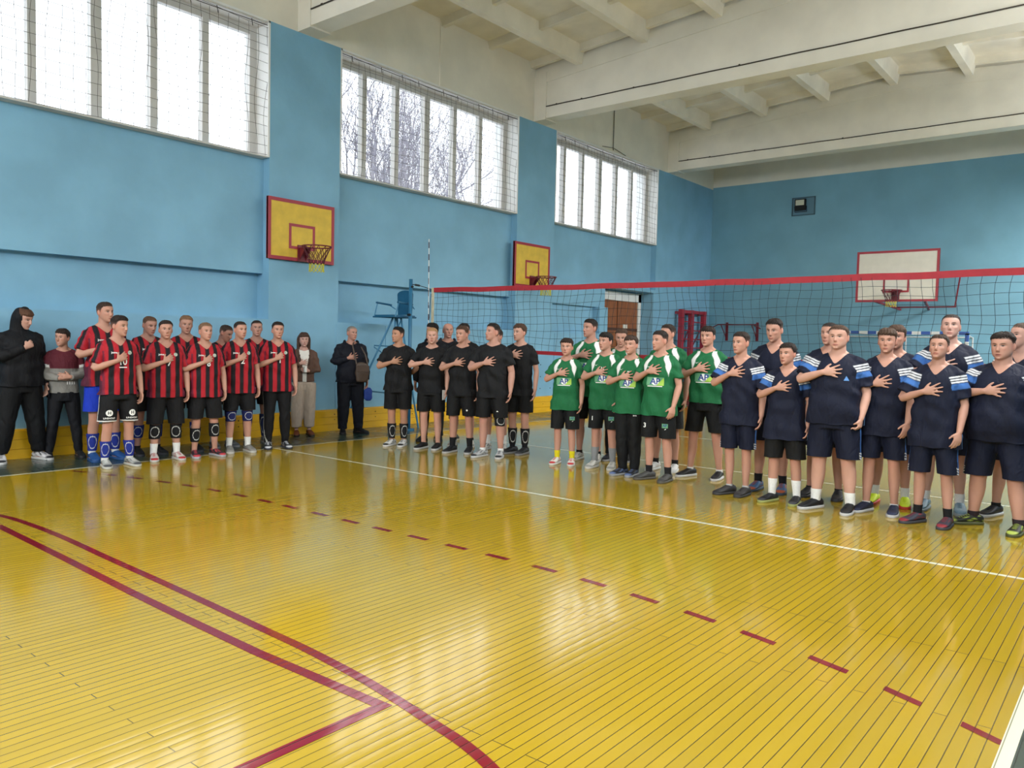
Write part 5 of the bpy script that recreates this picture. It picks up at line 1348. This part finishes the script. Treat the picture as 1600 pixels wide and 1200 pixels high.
person('N4b', (-2.01, 8.60), 1.83, 'navy player in bright yellow shoes hidden behind the frowning one', **NN | dict(psi=-8, psih=-8, style='thick', hair='4A362A', la='hang', leghem=.52, hem=.78, sock=('DADADA', .18), shoe=('C8DC28', 'D04030', 'C8DC28'), stance=.05, front=False))
person('N5', (-1.49, 7.88), 1.72, 'navy player with raised chin and black socks in front of the tallest navy player', **NN | dict(psi=-10, psih=-14, pitch=-10, style='short', hair='35271F', skin='C0917B', ra='chest', la='front', leghem=.49, hem=.73, sock=('15161A', .17), shoe=('3A3C48', '4A4A50', '8A3038'), w=.96, lw=.97, so=.012, feet=((0, 0, -30), (.03, -.02, -6)), stance=.025))
person('N5b', (-1.54, 8.64), 1.95, 'tallest navy player with close-cropped hair, hand raised to his chest in the back row', **NN | dict(psi=-6, psih=-4, pitch=-6, style='buzz', hair='2A211D', skin='D2A592', ra='chest_high', handz=1.28, leghem=.52, hem=.80, sock=('D8D8D8', .17), shoe=('7E93A0', '8E9AA0', '5E7A8A'), vox=.0068, stance=.05))
person('N6', (-1.02, 8.10), 1.75, 'stout navy player at the right edge in black and yellow-green shoes', **NN | dict(psi=-12, psih=-22, pitch=4, style='short', top=.017, fringe=.006, hair='211814', skin='C4947E', mouth='open', ra='chest_high', handz=1.24, leghem=.475, hem=.80, sock=('2A2026', .13), shoe=('1C1F1A', '5A5E3A', '9AAA48'), w=1.24, belly=1.0, lw=1.10, hw=1.14, jaw=1.15, neck=1.1, hs=1.03, feet=((-.04, .04, -52), (.05, -.08, -4)), stance=.06))
person('N6b', (-0.95, 8.74), 1.87, 'navy player in profile behind the stout player at the right edge', **NN | dict(psi=-20, psih=-48, style='buzz', hair='4A3A30', skin='CFA08C', ra='chest', leghem=.52, hem=.78, sock=('15161A', .12), shoe=('15161C', 'D8D8D8', '24252A'), stance=.07, front=False))

# ---------- things carried
def world(root, p):
    bpy.context.view_layer.update(); return root.matrix_world @ (Vector(p)*root['h']/1.75)
def carried(root, name, p, label, cat):
    t = empty(name, world(root, p), root.rotation_euler[2]); return tag(t, label, cat)
ph = carried(p1, 'phone', (.255, -.085, .79), 'dark phone held in the lowered hand of the hooded person', 'phone')
MB().box(-.006, .006, -.036, .036, -.075, .075).build('phone_body', mat('phone_black', '101014', .25), ph, bevel=.004)
MB().box(.0062, .0068, -.031, .031, -.068, .068).build('screen', mat('phone_screen', '20242C', .1), ph)
sb = carried(om, 'shoulder_bag', (.13, -.245, 1.02), 'brown leather shoulder bag hanging in front of the older man', 'bag')
bm_ = lumpy('bag_body', (0, 0, -.16), (.115, .05, .155), mat('brown_leather', '4A3A30', .5, noise=.2), 'x', 'x', 2); del bm_['label']; del bm_['category']; bm_.parent = sb
MB().box(-.105, .105, -.060, -.045, .00, .10).build('flap', mat('brown_leather', '4A3A30', .5), sb, bevel=.006)
MB().tube([(-.09, 0, .12), (-.12, .03, .28), (-.14, .09, .42), (-.10, .20, .47)], .012, 6).tube([(.09, 0, .12), (.06, .04, .28), (.0, .09, .40)], .012, 6).build('strap', mat('brown_leather', '4A3A30', .5), sb)
sk = lumpy('drawstring_bag', world(om, (.27, -.07, .54)), (.06, .035, .11), mat('blue_cloth', '1B3A8E', .7), 'small blue cloth bag hanging from the hand of the older man', 'bag', 5, om.rotation_euler[2])
MB().tube([(0, 0, .19), (-.01, 0, .27)], .006, 5).build('drawstring', mat('blue_cloth', '1B3A8E', .7), sk)
fm = lumpy('cloth', world(r4, (.25, -.08, .64)), (.05, .022, .075), mat('pale_blue_cloth', '7FB0C8', .8), 'pale blue cloth hanging from the hand of the striped player behind number 2', 'cloth', 8, r4.rotation_euler[2])
tag(MB().box(-.003, .003, -.03, .03, -.07, .07).build('card', M_print, None), 'thin white card held by the fair-haired black team player', 'card').location = world(b2, (.215, -.10, .80))
tag(MB().tube([(0, 0, 0), (0, 0, .085)], .026, 14).build('paper_cup', M_print, None), 'white paper cup held by the woman in the brown jacket', 'cup').location = world(wo, (.0, -.20, 1.10))
